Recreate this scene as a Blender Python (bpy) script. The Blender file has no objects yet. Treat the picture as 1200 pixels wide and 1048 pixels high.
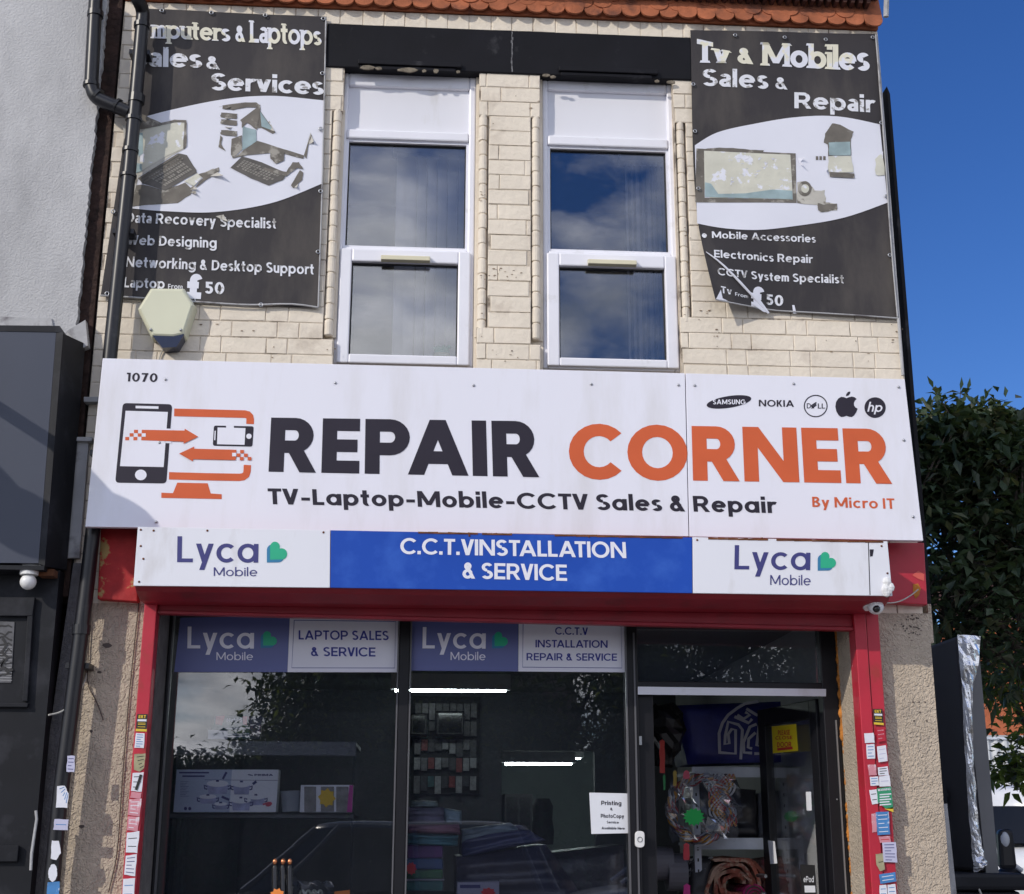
import bpy, bmesh, math, random
from mathutils import Vector, Matrix, noise
random.seed(11)
S = bpy.context.scene
COL = S.collection
V3 = Vector
rad = math.radians

# ---------------------------------------------------------------- camera
FPX = 1600.0                                   # focal length in photo pixels (photo is 1200 wide)
PITCH, YAW, ROLL = rad(15.65), rad(3.66), rad(0.18)
CAM = V3((0.0, -6.2, 1.6))
_f = V3((math.sin(YAW)*math.cos(PITCH), math.cos(YAW)*math.cos(PITCH), math.sin(PITCH)))
_r0 = V3((math.cos(YAW), -math.sin(YAW), 0)); _u0 = _r0.cross(_f)
_r = _r0*math.cos(ROLL) + _u0*math.sin(ROLL); _u = _u0*math.cos(ROLL) - _r0*math.sin(ROLL)
cam_d = bpy.data.cameras.new('camera'); cam = bpy.data.objects.new('camera', cam_d); COL.objects.link(cam)
cam_d.sensor_width = 36; cam_d.lens = 36*FPX/1200; cam_d.clip_end = 500; cam_d.clip_start = .05
cam.matrix_world = Matrix(((_r.x, _u.x, -_f.x, CAM.x), (_r.y, _u.y, -_f.y, CAM.y), (_r.z, _u.z, -_f.z, CAM.z), (0, 0, 0, 1)))
S.camera = cam

# ---------------------------------------------------------------- light
SUN_AZ, SUN_EL = 50.0, 28.0                    # degrees left of the facade's normal, height
sd = V3((-math.sin(rad(SUN_AZ))*math.cos(rad(SUN_EL)), -math.cos(rad(SUN_AZ))*math.cos(rad(SUN_EL)), math.sin(rad(SUN_EL))))
sun_d = bpy.data.lights.new('sun', 'SUN'); sun = bpy.data.objects.new('sun', sun_d); COL.objects.link(sun)
sun_d.energy = 2.7; sun_d.angle = rad(.5); sun_d.color = (1.0, .93, .82)
sun.rotation_euler = sd.to_track_quat('Z', 'Y').to_euler()
W = bpy.data.worlds.new('World'); S.world = W; W.use_nodes = True
wn, wl = W.node_tree.nodes, W.node_tree.links
bg = wn['Background']; bg.inputs['Strength'].default_value = .13
sky = wn.new('ShaderNodeTexSky'); sky.sky_type = 'NISHITA'; sky.sun_disc = False
sky.sun_elevation = rad(SUN_EL); sky.sun_rotation = rad(180 + SUN_AZ)
sky.air_density = 1.0; sky.dust_density = .15; sky.ozone_density = 5.0; sky.altitude = 300
# clouds over the street side of the sky (the upper windows mirror them)
tc = wn.new('ShaderNodeTexCoord'); sx = wn.new('ShaderNodeSeparateXYZ'); wl.new(tc.outputs['Generated'], sx.inputs[0])
def wmath(op, a, b=None):
    m = wn.new('ShaderNodeMath'); m.operation = op
    for i, q in enumerate((a, b)):
        if q is None: continue
        if isinstance(q, (int, float)): m.inputs[i].default_value = q
        else: wl.new(q, m.inputs[i])
    return m.outputs[0]
zz = wmath('ADD', wmath('MAXIMUM', sx.outputs[2], 0.0), .25)
cx = wn.new('ShaderNodeCombineXYZ'); wl.new(wmath('DIVIDE', sx.outputs[0], zz), cx.inputs[0]); wl.new(wmath('DIVIDE', sx.outputs[1], zz), cx.inputs[1])
cn = wn.new('ShaderNodeTexNoise'); cn.inputs['Scale'].default_value = 2.1; cn.inputs['Detail'].default_value = 9; cn.inputs['Roughness'].default_value = .56
cn.inputs['Distortion'].default_value = .25
wl.new(cx.outputs[0], cn.inputs['Vector'])
cr = wn.new('ShaderNodeValToRGB'); cr.color_ramp.elements[0].position = .42; cr.color_ramp.elements[1].position = .58
wl.new(wmath('ADD', cn.outputs[0], wmath('MULTIPLY', wmath('MAXIMUM', wmath('SUBTRACT', .30, sx.outputs[2]), 0.0), .42)), cr.inputs[0])
side = wn.new('ShaderNodeMapRange'); side.inputs['From Min'].default_value = .05; side.inputs['From Max'].default_value = -.3
wl.new(sx.outputs[1], side.inputs[0])
cn2 = wn.new('ShaderNodeTexNoise'); cn2.inputs['Scale'].default_value = 4.5; cn2.inputs['Detail'].default_value = 5; wl.new(cx.outputs[0], cn2.inputs['Vector'])
cr2 = wn.new('ShaderNodeValToRGB'); cr2.color_ramp.elements[0].position = .3; cr2.color_ramp.elements[1].position = .72
cr2.color_ramp.elements[0].color = (4.2, 4.7, 5.6, 1); cr2.color_ramp.elements[1].color = (19, 19, 19.6, 1)
wl.new(cn2.outputs[0], cr2.inputs[0])
mx = wn.new('ShaderNodeMix'); mx.data_type = 'RGBA'
wl.new(wmath('MULTIPLY', cr.outputs[0], side.outputs[0]), mx.inputs['Factor'])
hs_ = wn.new('ShaderNodeHueSaturation'); hs_.inputs['Saturation'].default_value = 1.2; hs_.inputs['Hue'].default_value = .515; hs_.inputs['Value'].default_value = 1.0; wl.new(sky.outputs[0], hs_.inputs['Color']); wl.new(hs_.outputs[0], mx.inputs['A']); wl.new(cr2.outputs[0], mx.inputs['B'])
wl.new(mx.outputs['Result'], bg.inputs['Color'])
vs = S.view_settings; vs.view_transform = 'Standard'; vs.look = 'None'; vs.exposure = -.12; vs.gamma = 1.0
S.cycles.max_bounces = 8; S.cycles.transparent_max_bounces = 16; S.cycles.caustics_reflective = False; S.cycles.caustics_refractive = False

# ---------------------------------------------------------------- helpers
def ray(px, py): return _f*FPX + _r*(px-600) - _u*(py-524)
def at(px, py, pl=0.0):
    """point where the sight line of photo pixel (px,py) meets the plane Y=pl or the plane (point, normal)"""
    d = ray(px, py)
    if isinstance(pl, (int, float)): return CAM + d*((pl-CAM.y)/d.y)
    p0, n = pl
    return CAM + d*((p0-CAM).dot(n)/d.dot(n))

class MB:
    def __init__(s): s.v = []; s.f = []; s.m = []; s.warp = None
    def face(s, pts, m=0):
        k = len(s.v); s.v += [V3(p) for p in pts]; s.f.append(list(range(k, k+len(pts)))); s.m.append(m)
    def grid(s, rows, m=0, closed=False):
        k = len(s.v); n = len(rows[0])
        for r in rows: s.v += [V3(p) for p in r]
        for i in range(len(rows)-1):
            for j in range(n if closed else n-1):
                a = k+i*n+j; b = k+i*n+(j+1) % n
                s.f.append([a, b, b+n, a+n]); s.m.append(m)
    def slab(s, pts, dv, m=0, ms=None):
        """polygon pts (front) extruded by the vector dv"""
        dv = V3(dv); n = len(pts); k = len(s.v); ms = m if ms is None else ms
        s.v += [V3(p) for p in pts] + [V3(p)+dv for p in pts]
        s.f.append(list(range(k, k+n))); s.m.append(m)
        s.f.append(list(range(k+2*n-1, k+n-1, -1))); s.m.append(ms)
        for i in range(n):
            j = (i+1) % n; s.f.append([k+j, k+i, k+n+i, k+n+j]); s.m.append(ms)
    def box(s, x0, x1, y0, y1, z0, z1, m=0):
        s.slab([(x0, y0, z0), (x1, y0, z0), (x1, y0, z1), (x0, y0, z1)], (0, y1-y0, 0), m)
    def tube(s, path, r, n=10, m=0, cap=True):
        path = [V3(p) for p in path]; rows = []
        ref = V3((0, 1, 0)) if abs((path[-1]-path[0]).normalized().y) < .8 else V3((1, 0, 0))
        for i, p in enumerate(path):
            d = (path[min(i+1, len(path)-1)] - path[max(i-1, 0)]).normalized()
            a = d.cross(ref).normalized(); b = d.cross(a)
            rr = r[i] if isinstance(r, (list, tuple)) else r
            rows.append([p + (a*math.cos(t)+b*math.sin(t))*rr for t in [2*math.pi*q/n for q in range(n)]])
        s.grid(rows, m, True)
        if cap: s.face(rows[0][::-1], m); s.face(rows[-1], m)
    def ball(s, c, r, n=10, m=0, sq=(1, 1, 1)):
        c = V3(c); rows = []
        for i in range(n+1):
            t = math.pi*i/n
            rows.append([c + V3((math.sin(t)*math.cos(p)*r*sq[0], math.sin(t)*math.sin(p)*r*sq[1], math.cos(t)*r*sq[2])) for p in [2*math.pi*q/(n*2) for q in range(n*2)]])
        s.grid(rows, m, True)
    def disc(s, c, r, nrm=(0, -1, 0), n=20, m=0, sq=1):
        c = V3(c); z = V3(nrm).normalized(); a = z.cross(V3((0, 0, 1)))
        a = a.normalized() if a.length > .01 else V3((1, 0, 0)); b = z.cross(a)
        s.face([c + a*math.cos(t)*r + b*math.sin(t)*r*sq for t in [2*math.pi*q/n for q in range(n)]], m)
    def build(s, name, mats, parent=None, smooth=False, bevel=0, label=None, recalc=True):
        if not isinstance(mats, (list, tuple)): mats = [mats]
        vs_ = [p + V3((0, s.warp(p), 0)) for p in s.v] if s.warp else s.v
        if parent is None and vs_:
            lo = V3((min(p[i] for p in vs_) for i in range(3))); hi = V3((max(p[i] for p in vs_) for i in range(3)))
            org = V3(((lo.x+hi.x)/2, (lo.y+hi.y)/2, lo.z))
        elif parent is not None: org = V3(parent['_o'])
        me = bpy.data.meshes.new(name); me.from_pydata([p-org for p in vs_], [], s.f)
        for mt in mats: me.materials.append(mt)
        me.polygons.foreach_set('material_index', s.m)
        if recalc:
            bm = bmesh.new(); bm.from_mesh(me); bmesh.ops.recalc_face_normals(bm, faces=bm.faces); bm.to_mesh(me); bm.free()
        if smooth: me.polygons.foreach_set('use_smooth', [True]*len(me.polygons))
        me.update()
        o = bpy.data.objects.new(name, me); COL.objects.link(o)
        o['_o'] = org[:]
        if parent is None: o.location = org
        else: o.parent = parent
        if bevel:
            b = o.modifiers.new('bevel', 'BEVEL'); b.width = bevel; b.segments = 2; b.limit_method = 'ANGLE'
        if label: o['label'] = label
        return o

def tag(o, label, cat, group=None, kind=None):
    if label: o['label'] = label; o['category'] = cat
    if group: o['group'] = group
    if kind: o['kind'] = kind
    return o
def thing(name, label, cat, loc, group=None):
    o = bpy.data.objects.new(name, None); COL.objects.link(o); o.empty_display_size = .1
    o.location = loc; o['_o'] = tuple(loc)
    return tag(o, label, cat, group)

def mat(name, base, rough=.6, metal=0., var=.10, scale=5., bump=0., bscale=60., spec=.5, dirt=None, dscale=3., dlo=.52, dhi=.62, streak=1., coat=0., det=6):
    """procedural Principled material: mottled base colour, optional patches of a second colour, optional bump"""
    m = bpy.data.materials.new(name); m.use_nodes = True
    n, l = m.node_tree.nodes, m.node_tree.links; p = n['Principled BSDF']
    p.inputs['Roughness'].default_value = rough; p.inputs['Metallic'].default_value = metal
    p.inputs['Specular IOR Level'].default_value = spec; p.inputs['Coat Weight'].default_value = coat
    t = n.new('ShaderNodeTexCoord'); mp = n.new('ShaderNodeMapping'); mp.inputs['Scale'].default_value = (1, 1, 1/streak)
    l.new(t.outputs['Object'], mp.inputs[0])
    a = n.new('ShaderNodeTexNoise'); a.inputs['Scale'].default_value = scale; a.inputs['Detail'].default_value = det; l.new(mp.outputs[0], a.inputs['Vector'])
    r = n.new('ShaderNodeValToRGB'); r.color_ramp.elements[0].position = .3; r.color_ramp.elements[1].position = .7
    b = V3(base[:3])
    r.color_ramp.elements[0].color = (*(b*(1-var)), 1); r.color_ramp.elements[1].color = (*(b*(1+var)), 1)
    l.new(a.outputs[0], r.inputs[0]); out = r.outputs[0]
    if dirt:
        d = n.new('ShaderNodeTexNoise'); d.inputs['Scale'].default_value = dscale; d.inputs['Detail'].default_value = 8; d.inputs['Roughness'].default_value = .62
        l.new(mp.outputs[0], d.inputs['Vector'])
        dr = n.new('ShaderNodeMapRange'); dr.inputs['From Min'].default_value = dlo; dr.inputs['From Max'].default_value = dhi; l.new(d.outputs[0], dr.inputs[0])
        mm = n.new('ShaderNodeMix'); mm.data_type = 'RGBA'; l.new(dr.outputs[0], mm.inputs['Factor']); l.new(out, mm.inputs['A'])
        mm.inputs['B'].default_value = (*dirt[:3], 1); out = mm.outputs['Result']
    l.new(out, p.inputs['Base Color'])
    if bump:
        c = n.new('ShaderNodeTexNoise'); c.inputs['Scale'].default_value = bscale; c.inputs['Detail'].default_value = 4; l.new(t.outputs['Object'], c.inputs['Vector'])
        bp = n.new('ShaderNodeBump'); bp.inputs['Strength'].default_value = 1; bp.inputs['Distance'].default_value = bump; l.new(c.outputs[0], bp.inputs['Height'])
        l.new(bp.outputs[0], p.inputs['Normal'])
    return m
def emis(name, col, s):
    m = bpy.data.materials.new(name); m.use_nodes = True; n = m.node_tree.nodes
    p = n['Principled BSDF']; p.inputs['Base Color'].default_value = (.8, .8, .8, 1)
    p.inputs['Emission Color'].default_value = (*col, 1); p.inputs['Emission Strength'].default_value = s
    return m
def glassmat(name, tint, refl=1.0, rough=0.0, wav=0.0, veil=.012):
    m = bpy.data.materials.new(name); m.use_nodes = True; n, l = m.node_tree.nodes, m.node_tree.links
    n.remove(n['Principled BSDF']); o = n['Material Output']; tint = [q**.5 for q in tint]   # two faces
    tr = n.new('ShaderNodeBsdfTransparent'); tr.inputs[0].default_value = (*tint, 1)
    g = n.new('ShaderNodeBsdfGlossy'); g.inputs['Roughness'].default_value = rough; g.inputs[0].default_value = (1, 1, 1, 1)
    fr = n.new('ShaderNodeFresnel'); fr.inputs['IOR'].default_value = 1.5
    mu = n.new('ShaderNodeMath'); mu.operation = 'MULTIPLY'; mu.inputs[1].default_value = refl; mu.use_clamp = True; l.new(fr.outputs[0], mu.inputs[0])
    mx_ = n.new('ShaderNodeMixShader'); l.new(mu.outputs[0], mx_.inputs[0]); l.new(tr.outputs[0], mx_.inputs[1]); l.new(g.outputs[0], mx_.inputs[2])
    du_ = n.new('ShaderNodeBsdfDiffuse'); du_.inputs[0].default_value = (.6, .7, 1.0, 1); md = n.new('ShaderNodeMixShader'); md.inputs[0].default_value = veil   # bluish haze put into the colour, lifts the dark glass
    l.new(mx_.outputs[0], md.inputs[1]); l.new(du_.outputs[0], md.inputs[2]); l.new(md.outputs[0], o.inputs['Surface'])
    if wav:
        t = n.new('ShaderNodeTexCoord'); c = n.new('ShaderNodeTexNoise'); c.inputs['Scale'].default_value = 2.2; l.new(t.outputs['Object'], c.inputs['Vector'])
        bp = n.new('ShaderNodeBump'); bp.inputs['Distance'].default_value = wav; l.new(c.outputs[0], bp.inputs['Height'])
        l.new(bp.outputs[0], g.inputs['Normal']); l.new(bp.outputs[0], fr.inputs['Normal'])
    return m

# ---------------------------------------------------------------- lettering: a monoline stroke alphabet
def glyph(c, w, st=''):
    """strokes of one character; cap height 1. returns (strokes, width)"""
    h = w*.88; d = w*1.10; x = .72 if 'v' not in st else .74
    A = lambda cx_, cy_, rx, ry, a0, a1: ('A', cx_, cy_, rx, ry, a0, a1)
    ring = lambda cx_, cy_, rx, ry: ('A', cx_, cy_, rx, ry, 0, 360)
    V = lambda X, y0, y1: ('V', X, y0, y1)
    H = lambda x0, x1, y: ('H', x0, x1, y)
    D = lambda x0, y0, x1, y1, q=1.0: ('D', x0, y0, x1, y1, d*q)
    r = x/2+.005; bw = 2*r*1.02
    if c == 'A': Q = .78+d; return [D(0, 0, (Q-d)/2, 1), D(Q-d, 0, (Q-d)/2, 1), H(Q*.24, Q*.76, .2)], Q
    if c == 'B': return [V(0, 0, 1), H(w*.5, .34, 0), H(w*.5, .34, 1-h), H(w*.5, .34, .5-h*.4), A(.33, .25+h*.05, .31, .25+h*.05, -90, 90), A(.31, .77-h*.13, .27, .23+h*.13, -90, 90)], .64
    if c == 'C': return [A(.52, .5, .53, .515, 42, 318)], .93
    if c == 'D': return [V(0, 0, 1), H(w*.5, .36, 0), H(w*.5, .36, 1-h), A(.35, .5, .45, .5, -90, 90)], .80
    if c == 'E': return [V(0, 0, 1), H(w*.5, .66, 0), H(w*.5, .66, 1-h), H(w*.5, .62, .5-h/2)], .66
    if c == 'F': return [V(0, 0, 1), H(w*.5, .54, 1-h), H(w*.5, .50, .47-h/2)], .54
    if c == 'G': return [A(.52, .5, .53, .515, 45, 352), H(.58, 1.03, .43-h*.3)], 1.03
    if c == 'H': return [V(0, 0, 1), V(.72-w, 0, 1), H(w*.5, .72-w*.5, .5-h/2)], .72
    if c == 'I': return [V(0, 0, 1)], w
    if c == 'K': return [V(0, 0, 1), D(w*.6, .42, .66-d, 1), D(.70-d, 0, w*.9, .56)], .70
    if c == 'L': return [V(0, 0, 1), H(w*.5, .56, 0)], .56
    if c == 'M': Q = .90+w; return [V(0, 0, 1), V(Q-w, 0, 1), D((Q-d)/2, .12, w*.0, 1), D((Q-d)/2, .12, Q-d, 1)], Q
    if c == 'N': Q = .71+w; return [V(0, 0, 1), V(Q-w, 0, 1), D(Q-d, 0, 0, 1)], Q
    if c == 'O': return [ring(.53, .5, .53, .515)], 1.06
    if c == 'P': return [V(0, 0, 1), H(w*.5, .45, 1-h), H(w*.5, .45, .34), A(.44, .67, .35, .33, -90, 90)], .79
    if c == 'R': return [V(0, 0, 1), H(w*.5, .44, 1-h), H(w*.5, .44, .35), A(.43, .675, .33, .325, -90, 90), D(.82-d, 0, .40-d*.35, .42)], .82
    if c == 'S': return [A(.34, .735, .33, .275, 28, 270), A(.345, .27, .345, .28, -152, 90)], .69
    if c == 'T': return [H(0, .66, 1-h), V(.33-w/2, 0, 1-h*.5)], .66
    if c == 'U': return [V(0, .32, 1), V(.68-w, .32, 1), A(.34, .33, .34, .345, 180, 360)], .68
    if c == 'V': Q = .60+d*.8; return [D((Q-d)/2, 0, 0, 1), D((Q-d)/2, 0, Q-d, 1)], Q
    if c == 'W': Q = .92+d; a = (Q-d); return [D(a*.25, 0, 0, 1), D(a*.25, 0, a*.5, 1), D(a*.75, 0, a*.5, 1), D(a*.75, 0, a, 1)], Q
    if c == 'X': Q = .66; return [D(0, 0, Q-d, 1), D(Q-d, 0, 0, 1)], Q
    if c == 'Y': Q = .66; return [D(Q/2-d/2, .4, 0, 1), D(Q/2-d/2, .4, Q-d, 1), V(Q/2-w/2, 0, .45)], Q
    if c == '0': return [ring(.34, .5, .34, .51)], .68
    if c == '1': return [V(.14, 0, 1), H(0, .2, 1-h)], .14+w
    if c == '5': return [H(.08, .56, 1-h), V(.08, .5, 1), A(.29, .33, .31, .335, -150, 130)], .60
    if c == '7': return [H(0, .58, 1-h), D(.10, 0, .58-d, 1)], .58
    if c == '&': return [ring(.30, .77, .22, .235), A(.30, .29, .31, .30, 20, 330), D(.76-d*1.05, 0, .14, .80, 1.0)], .78
    if c == '£': return [A(.36, .72, .26, .29, 20, 185), V(.11, 0, .75), H(0, .60, 0), H(.0, .48, .42)], .62
    if c == '-': return [H(.03, .45, .36-h/2)], .48
    if c == '.': return [V(0, 0, w*1.05)], w
    if c == 'o': return [ring(r, x/2, r, r+.005)], 2*r
    if c == 'a' and 'v' not in st: return [ring(r, x/2, r, r+.005), V(bw-w, 0, x)], bw
    if c == 'a': return [A(.27, .54, .25, .21, 8, 155), V(.52-w, 0, .55), A(.25, .225, .26, .235, 60, 345), H(.22, .50, .46-h)], .52
    if c == 'b': return [V(0, 0, 1.05), ring(bw-r, x/2, r, r+.005)], bw
    if c == 'c': return [A(r, x/2, r, r+.005, 45, 315)], r*1.78
    if c == 'd': return [V(bw-w, 0, 1.05), ring(r, x/2, r, r+.005)], bw
    if c == 'e': return [A(r, x/2, r, r+.005, 0, 318), H(w*.5, 2*r-w*.3, x/2-h*.42)], 2*r
    if c == 'g': return [ring(r, x/2, r, r+.005), V(bw-w, -.05, x), A(r, -.02, r, .27, 200, 360)], bw
    if c == 'h': return [V(0, 0, 1.05), A(.30, x-.30, .30, .305, 0, 180), V(.60-w, 0, x-.28)], .60
    if c == 'n': return [V(0, 0, x), A(.30, x-.30, .30, .305, 0, 180), V(.60-w, 0, x-.28)], .60
    if c == 'i': return [V(0, 0, x), V(0, x+.10, x+.10+w)], w
    if c == 'k': return [V(0, 0, 1.05), D(w*.6, .30, .56-d, x), D(.62-d, 0, w*.8, .45)], .62
    if c == 'l': return [V(0, 0, 1.05)], w
    if c == 'm': return [V(0, 0, x), A(.26, x-.26, .26, .265, 0, 180), V(.52-w, 0, x-.25), A(.52-w+.26, x-.26, .26, .265, 0, 180), V(1.04-2*w, 0, x-.25)], 1.04-w
    if c == 'p': return [V(0, -.28, x), ring(bw-r, x/2, r, r+.005)], bw
    if c == 'r': return [V(0, 0, x), A(.34, x-.34, .34, .345, 62, 180)], .42
    if c == 's': return [A(.25, .53, .25, .205, 28, 270), A(.26, .20, .26, .21, -152, 90)], .52
    if c == 't': return [V(.10, .2, .98), H(0, .42, x-h), A(.32, .215, .22, .22, 180, 292)], .44
    if c == 'u': return [V(0, .30, x), V(.60-w, 0, x), A(.30, .30, .30, .305, 180, 360)], .60
    if c == 'v': Q = .50+d*.7; return [D((Q-d)/2, 0, 0, x), D((Q-d)/2, 0, Q-d, x)], Q
    if c == 'w': Q = .72+d; a = Q-d; return [D(a*.25, 0, 0, x), D(a*.25, 0, a*.5, x), D(a*.75, 0, a*.5, x), D(a*.75, 0, a, x)], Q
    if c == 'y': Q = .50+d*.7; a = (Q-d)/2; return [D(a, 0, 0, x), D(a-a*.30/x*1.0, -.29, Q-d, x)], Q
    return [], .34
def stroke_polys(stt, w):
    h = w*.88; k = stt[0]
    if k == 'V': _, x, y0, y1 = stt; return [[(x, y0), (x+w, y0), (x+w, y1), (x, y1)]]
    if k == 'H': _, x0, x1, y = stt; return [[(x0, y), (x1, y), (x1, y+h), (x0, y+h)]]
    if k == 'D': _, x0, y0, x1, y1, q = stt; return [[(x0, y0), (x0+q, y0), (x1+q, y1), (x1, y1)]]
    _, cx_, cy_, rx, ry, a0, a1 = stt
    n = max(4, int(abs(a1-a0)/15)); out = []; p = None
    for i in range(n+1):
        t = rad(a0+(a1-a0)*i/n); q = ((cx_+rx*math.cos(t), cy_+ry*math.sin(t)), (cx_+max(rx-w, .01)*math.cos(t), cy_+max(ry-h, .01)*math.sin(t)))
        if p: out.append([p[0], q[0], q[1], p[1]])
        p = q
    return out
def text_polys(s, w=.2, track=.10, space=.34, st=''):
    """list of (polygon, layer) in unit space u 0..1 (whole width), v in cap heights"""
    x = 0; res = []; kern = {'PA': -.13, 'AI': -.02, 'AT': -.12, 'TA': -.12, 'LA': .0, 'TV': -.06, 'AV': -.14, 'VI': -.03, 'LT': -.1, 'RV': -.06}
    for ci, c in enumerate(s):
        x += kern.get(s[max(ci-1, 0):ci+1], 0)
        if c == ' ': x += space; continue
        stks, gw = glyph(c, w, st); k = 0
        for q in stks:
            for p in stroke_polys(q, w):
                if 'i' in st: p = [(a+b*.22, b) for a, b in p]
                res.append(([(x+a, b) for a, b in p], k))
            k += 1
        if 's' in st:                                    # slab serifs
            for q in stks:
                if q[0] == 'V' or q[0] == 'D':
                    xb, y0, xt, y1 = (q[1], q[2], q[1], q[3]) if q[0] == 'V' else (q[1], q[2], q[3], q[4])
                    e = w*.42; t = w*.42
                    if abs(y0) < .02 or y0 < -.2: res.append(([(x+xb-e, y0), (x+xb+w+e, y0), (x+xb+w+e*.6, y0+t), (x+xb-e*.6, y0+t)], k))
                    if y1 > .65: res.append(([(x+xt-e, y1-t), (x+xt+w*(1 if c not in 'bhklipr' else .6)+(e if c not in 'bhklipr' else 0), y1-t), (x+xt+w, y1), (x+xt-e*.7, y1)], k+1))
        x += gw+track
    return res, x-track
def text(mb, s, q, pl, lift, w=.2, track=.10, space=.34, st='', m=0, jit=0):
    """lettering s fitted to the photo quad q = (base left, base right, cap right, cap left) on plane pl"""
    P = [at(*p, pl) for p in q] if len(q[0]) == 2 else [V3(p) for p in q]
    polys, W_ = text_polys(s, w, track, space, st)
    nrm = V3((0, -1, 0)) if isinstance(pl, (int, float)) else (pl[1] if pl[1].y < 0 else -pl[1]).normalized()
    for p, k in polys:
        pts = []
        for a, b in p:
            u = a/W_; pts.append(P[0]*(1-u)*(1-b) + P[1]*u*(1-b) + P[2]*u*b + P[3]*(1-u)*b + nrm*(lift+.00022*k))
        mb.face(pts, m)
def poly(mb, pts, pl, lift=0., m=0, th=0):
    nrm = V3((0, -1, 0)) if isinstance(pl, (int, float)) else (pl[1] if pl[1].y < 0 else -pl[1]).normalized()
    P = [at(x, y, pl)+nrm*lift for x, y in pts]
    if th: mb.slab(P, -nrm*th, m)
    else: mb.face(P, m)
def ell(cx_, cy_, rx, ry, a=0, n=32, t0=0, t1=360):
    ca, sa = math.cos(rad(a)), math.sin(rad(a)); o = []
    full = abs(t1-t0) >= 360
    for i in range(n if full else n+1):
        t = rad(t0+(t1-t0)*i/n); x, y = rx*math.cos(t), ry*math.sin(t); o.append((cx_+x*ca-y*sa, cy_+x*sa+y*ca))
    return o
def pstroke(mb, pts, hw, pl, lift, m=0):
    """constant-width flat line through photo pixels"""
    L, R = [], []
    for i, p in enumerate(pts):
        a = pts[max(i-1, 0)]; b = pts[min(i+1, len(pts)-1)]
        dx, dy = b[0]-a[0], b[1]-a[1]; n = math.hypot(dx, dy) or 1
        L.append((p[0]-dy/n*hw, p[1]+dx/n*hw)); R.append((p[0]+dy/n*hw, p[1]-dx/n*hw))
    for i in range(len(pts)-1): poly(mb, [L[i], L[i+1], R[i+1], R[i]], pl, lift, m)
# ---------------------------------------------------------------- materials
M = {}
def mk(k, *a, **kw): M[k] = mat(k, *a, **kw); return M[k]
mk('cream_paint', (.77, .69, .575), .75, var=.07, scale=4, bump=.0042, bscale=34, dirt=(.56, .48, .39), dscale=4.5, dlo=.56, dhi=.75)
mk('black_paint', (.006, .006, .009), .6, spec=.2, var=.3, scale=4, bump=.001, bscale=40, dirt=(.05, .05, .055), dscale=7, dlo=.6, dhi=.75)
mk('terracotta', (.40, .125, .055), .8, var=.30, scale=9, bump=.003, bscale=70, dirt=(.17, .06, .035), dscale=6, dlo=.52, dhi=.66)
mk('dark_tile', (.07, .028, .02), .85, var=.3, scale=9)
mk('upvc', (.80, .80, .86), .35, var=.03, scale=5, dirt=(.62, .61, .62), dscale=9, dlo=.6, dhi=.8)
mk('upvc_panel', (.76, .76, .81), .45, var=.03, scale=4, dirt=(.60, .59, .58), dscale=5, dlo=.58, dhi=.75, streak=4)
mk('yellowed', (.62, .58, .42), .5, var=.05)
mk('gasket', (.02, .02, .022), .6)
mk('sign_white', (.76, .76, .835), .38, var=.015, scale=2, dirt=(.66, .65, .68), dscale=5, dlo=.5, dhi=.78, streak=5)
mk('ink_dark', (.024, .020, .032), .5, spec=.25, var=.08)
mk('ink_orange', (.60, .115, .04), .5, spec=.25, var=.05)
mk('ink_white', (.78, .78, .85), .45, var=.02)
mk('ink_blue', (.013, .072, .42), .45, spec=.25, var=.06, scale=2, dirt=(.03, .11, .5), dscale=5, dlo=.5, dhi=.7)
mk('ink_navy', (.045, .045, .19), .45, var=.05)
mk('ink_green', (.02, .42, .23), .45, var=.04)
mk('panel_white', (.76, .77, .83), .4, var=.02, scale=2, dirt=(.62, .61, .63), dscale=6, dlo=.55, dhi=.75, streak=3)
mk('red_paint', (.47, .020, .042), .42, var=.10, scale=4, bump=.0008, bscale=30, dirt=(.36, .03, .03), dscale=7, dlo=.58, dhi=.7)
mk('shaded_red_paint', (.30, .014, .028), .5, var=.14, scale=4, dirt=(.20, .016, .024), dscale=6, dlo=.55, dhi=.7)  # darker copy of the red paint, shade of the box put into the colour
mk('peeling_red', (.42, .02, .022), .7, var=.3, scale=8, bump=.003, bscale=40, dirt=(.45, .32, .12), dscale=8, dlo=.56, dhi=.60)
mk('pebbledash', (.50, .42, .33), .9, var=.12, scale=7, dirt=(.38, .32, .26), dscale=5, dlo=.5, dhi=.7)
mk('shaded_pebbledash', (.12, .115, .12), .9, var=.25, scale=14, bump=.008, bscale=70)  # darker copy of the pebbledash, shade on reveal and strip put into the colour
mk('grey_render', (.52, .52, .53), .9, var=.16, scale=2.2, bump=.0045, bscale=95, dirt=(.30, .30, .31), dscale=1.7, dlo=.47, dhi=.7, streak=2)
mk('pale_render', (.42, .42, .43), .85, var=.15, scale=6, bump=.004, bscale=30, dirt=(.2, .19, .2), dscale=5, dlo=.55, dhi=.65)
mk('broken_brick', (.035, .018, .014), .95, var=.5, scale=20, bump=.015, bscale=30)
mk('pipe_black', (.008, .008, .011), .36, var=.25, scale=6, dirt=(.04, .038, .04), dscale=9, dlo=.6, dhi=.75)
mk('alu_black', (.008, .008, .011), .42, spec=.35, var=.15, scale=5)
mk('alu_grey', (.10, .10, .11), .4, var=.1)
mk('shopfront_black', (.009, .010, .014), .55, spec=.25, var=.25, scale=3, dirt=(.035, .036, .045), dscale=4, dlo=.5, dhi=.7)
mk('fascia_slate', (.040, .048, .075), .4, var=.12, scale=1.6, streak=3)
mk('alarm_cream', (.66, .66, .50), .4, var=.03)
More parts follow.
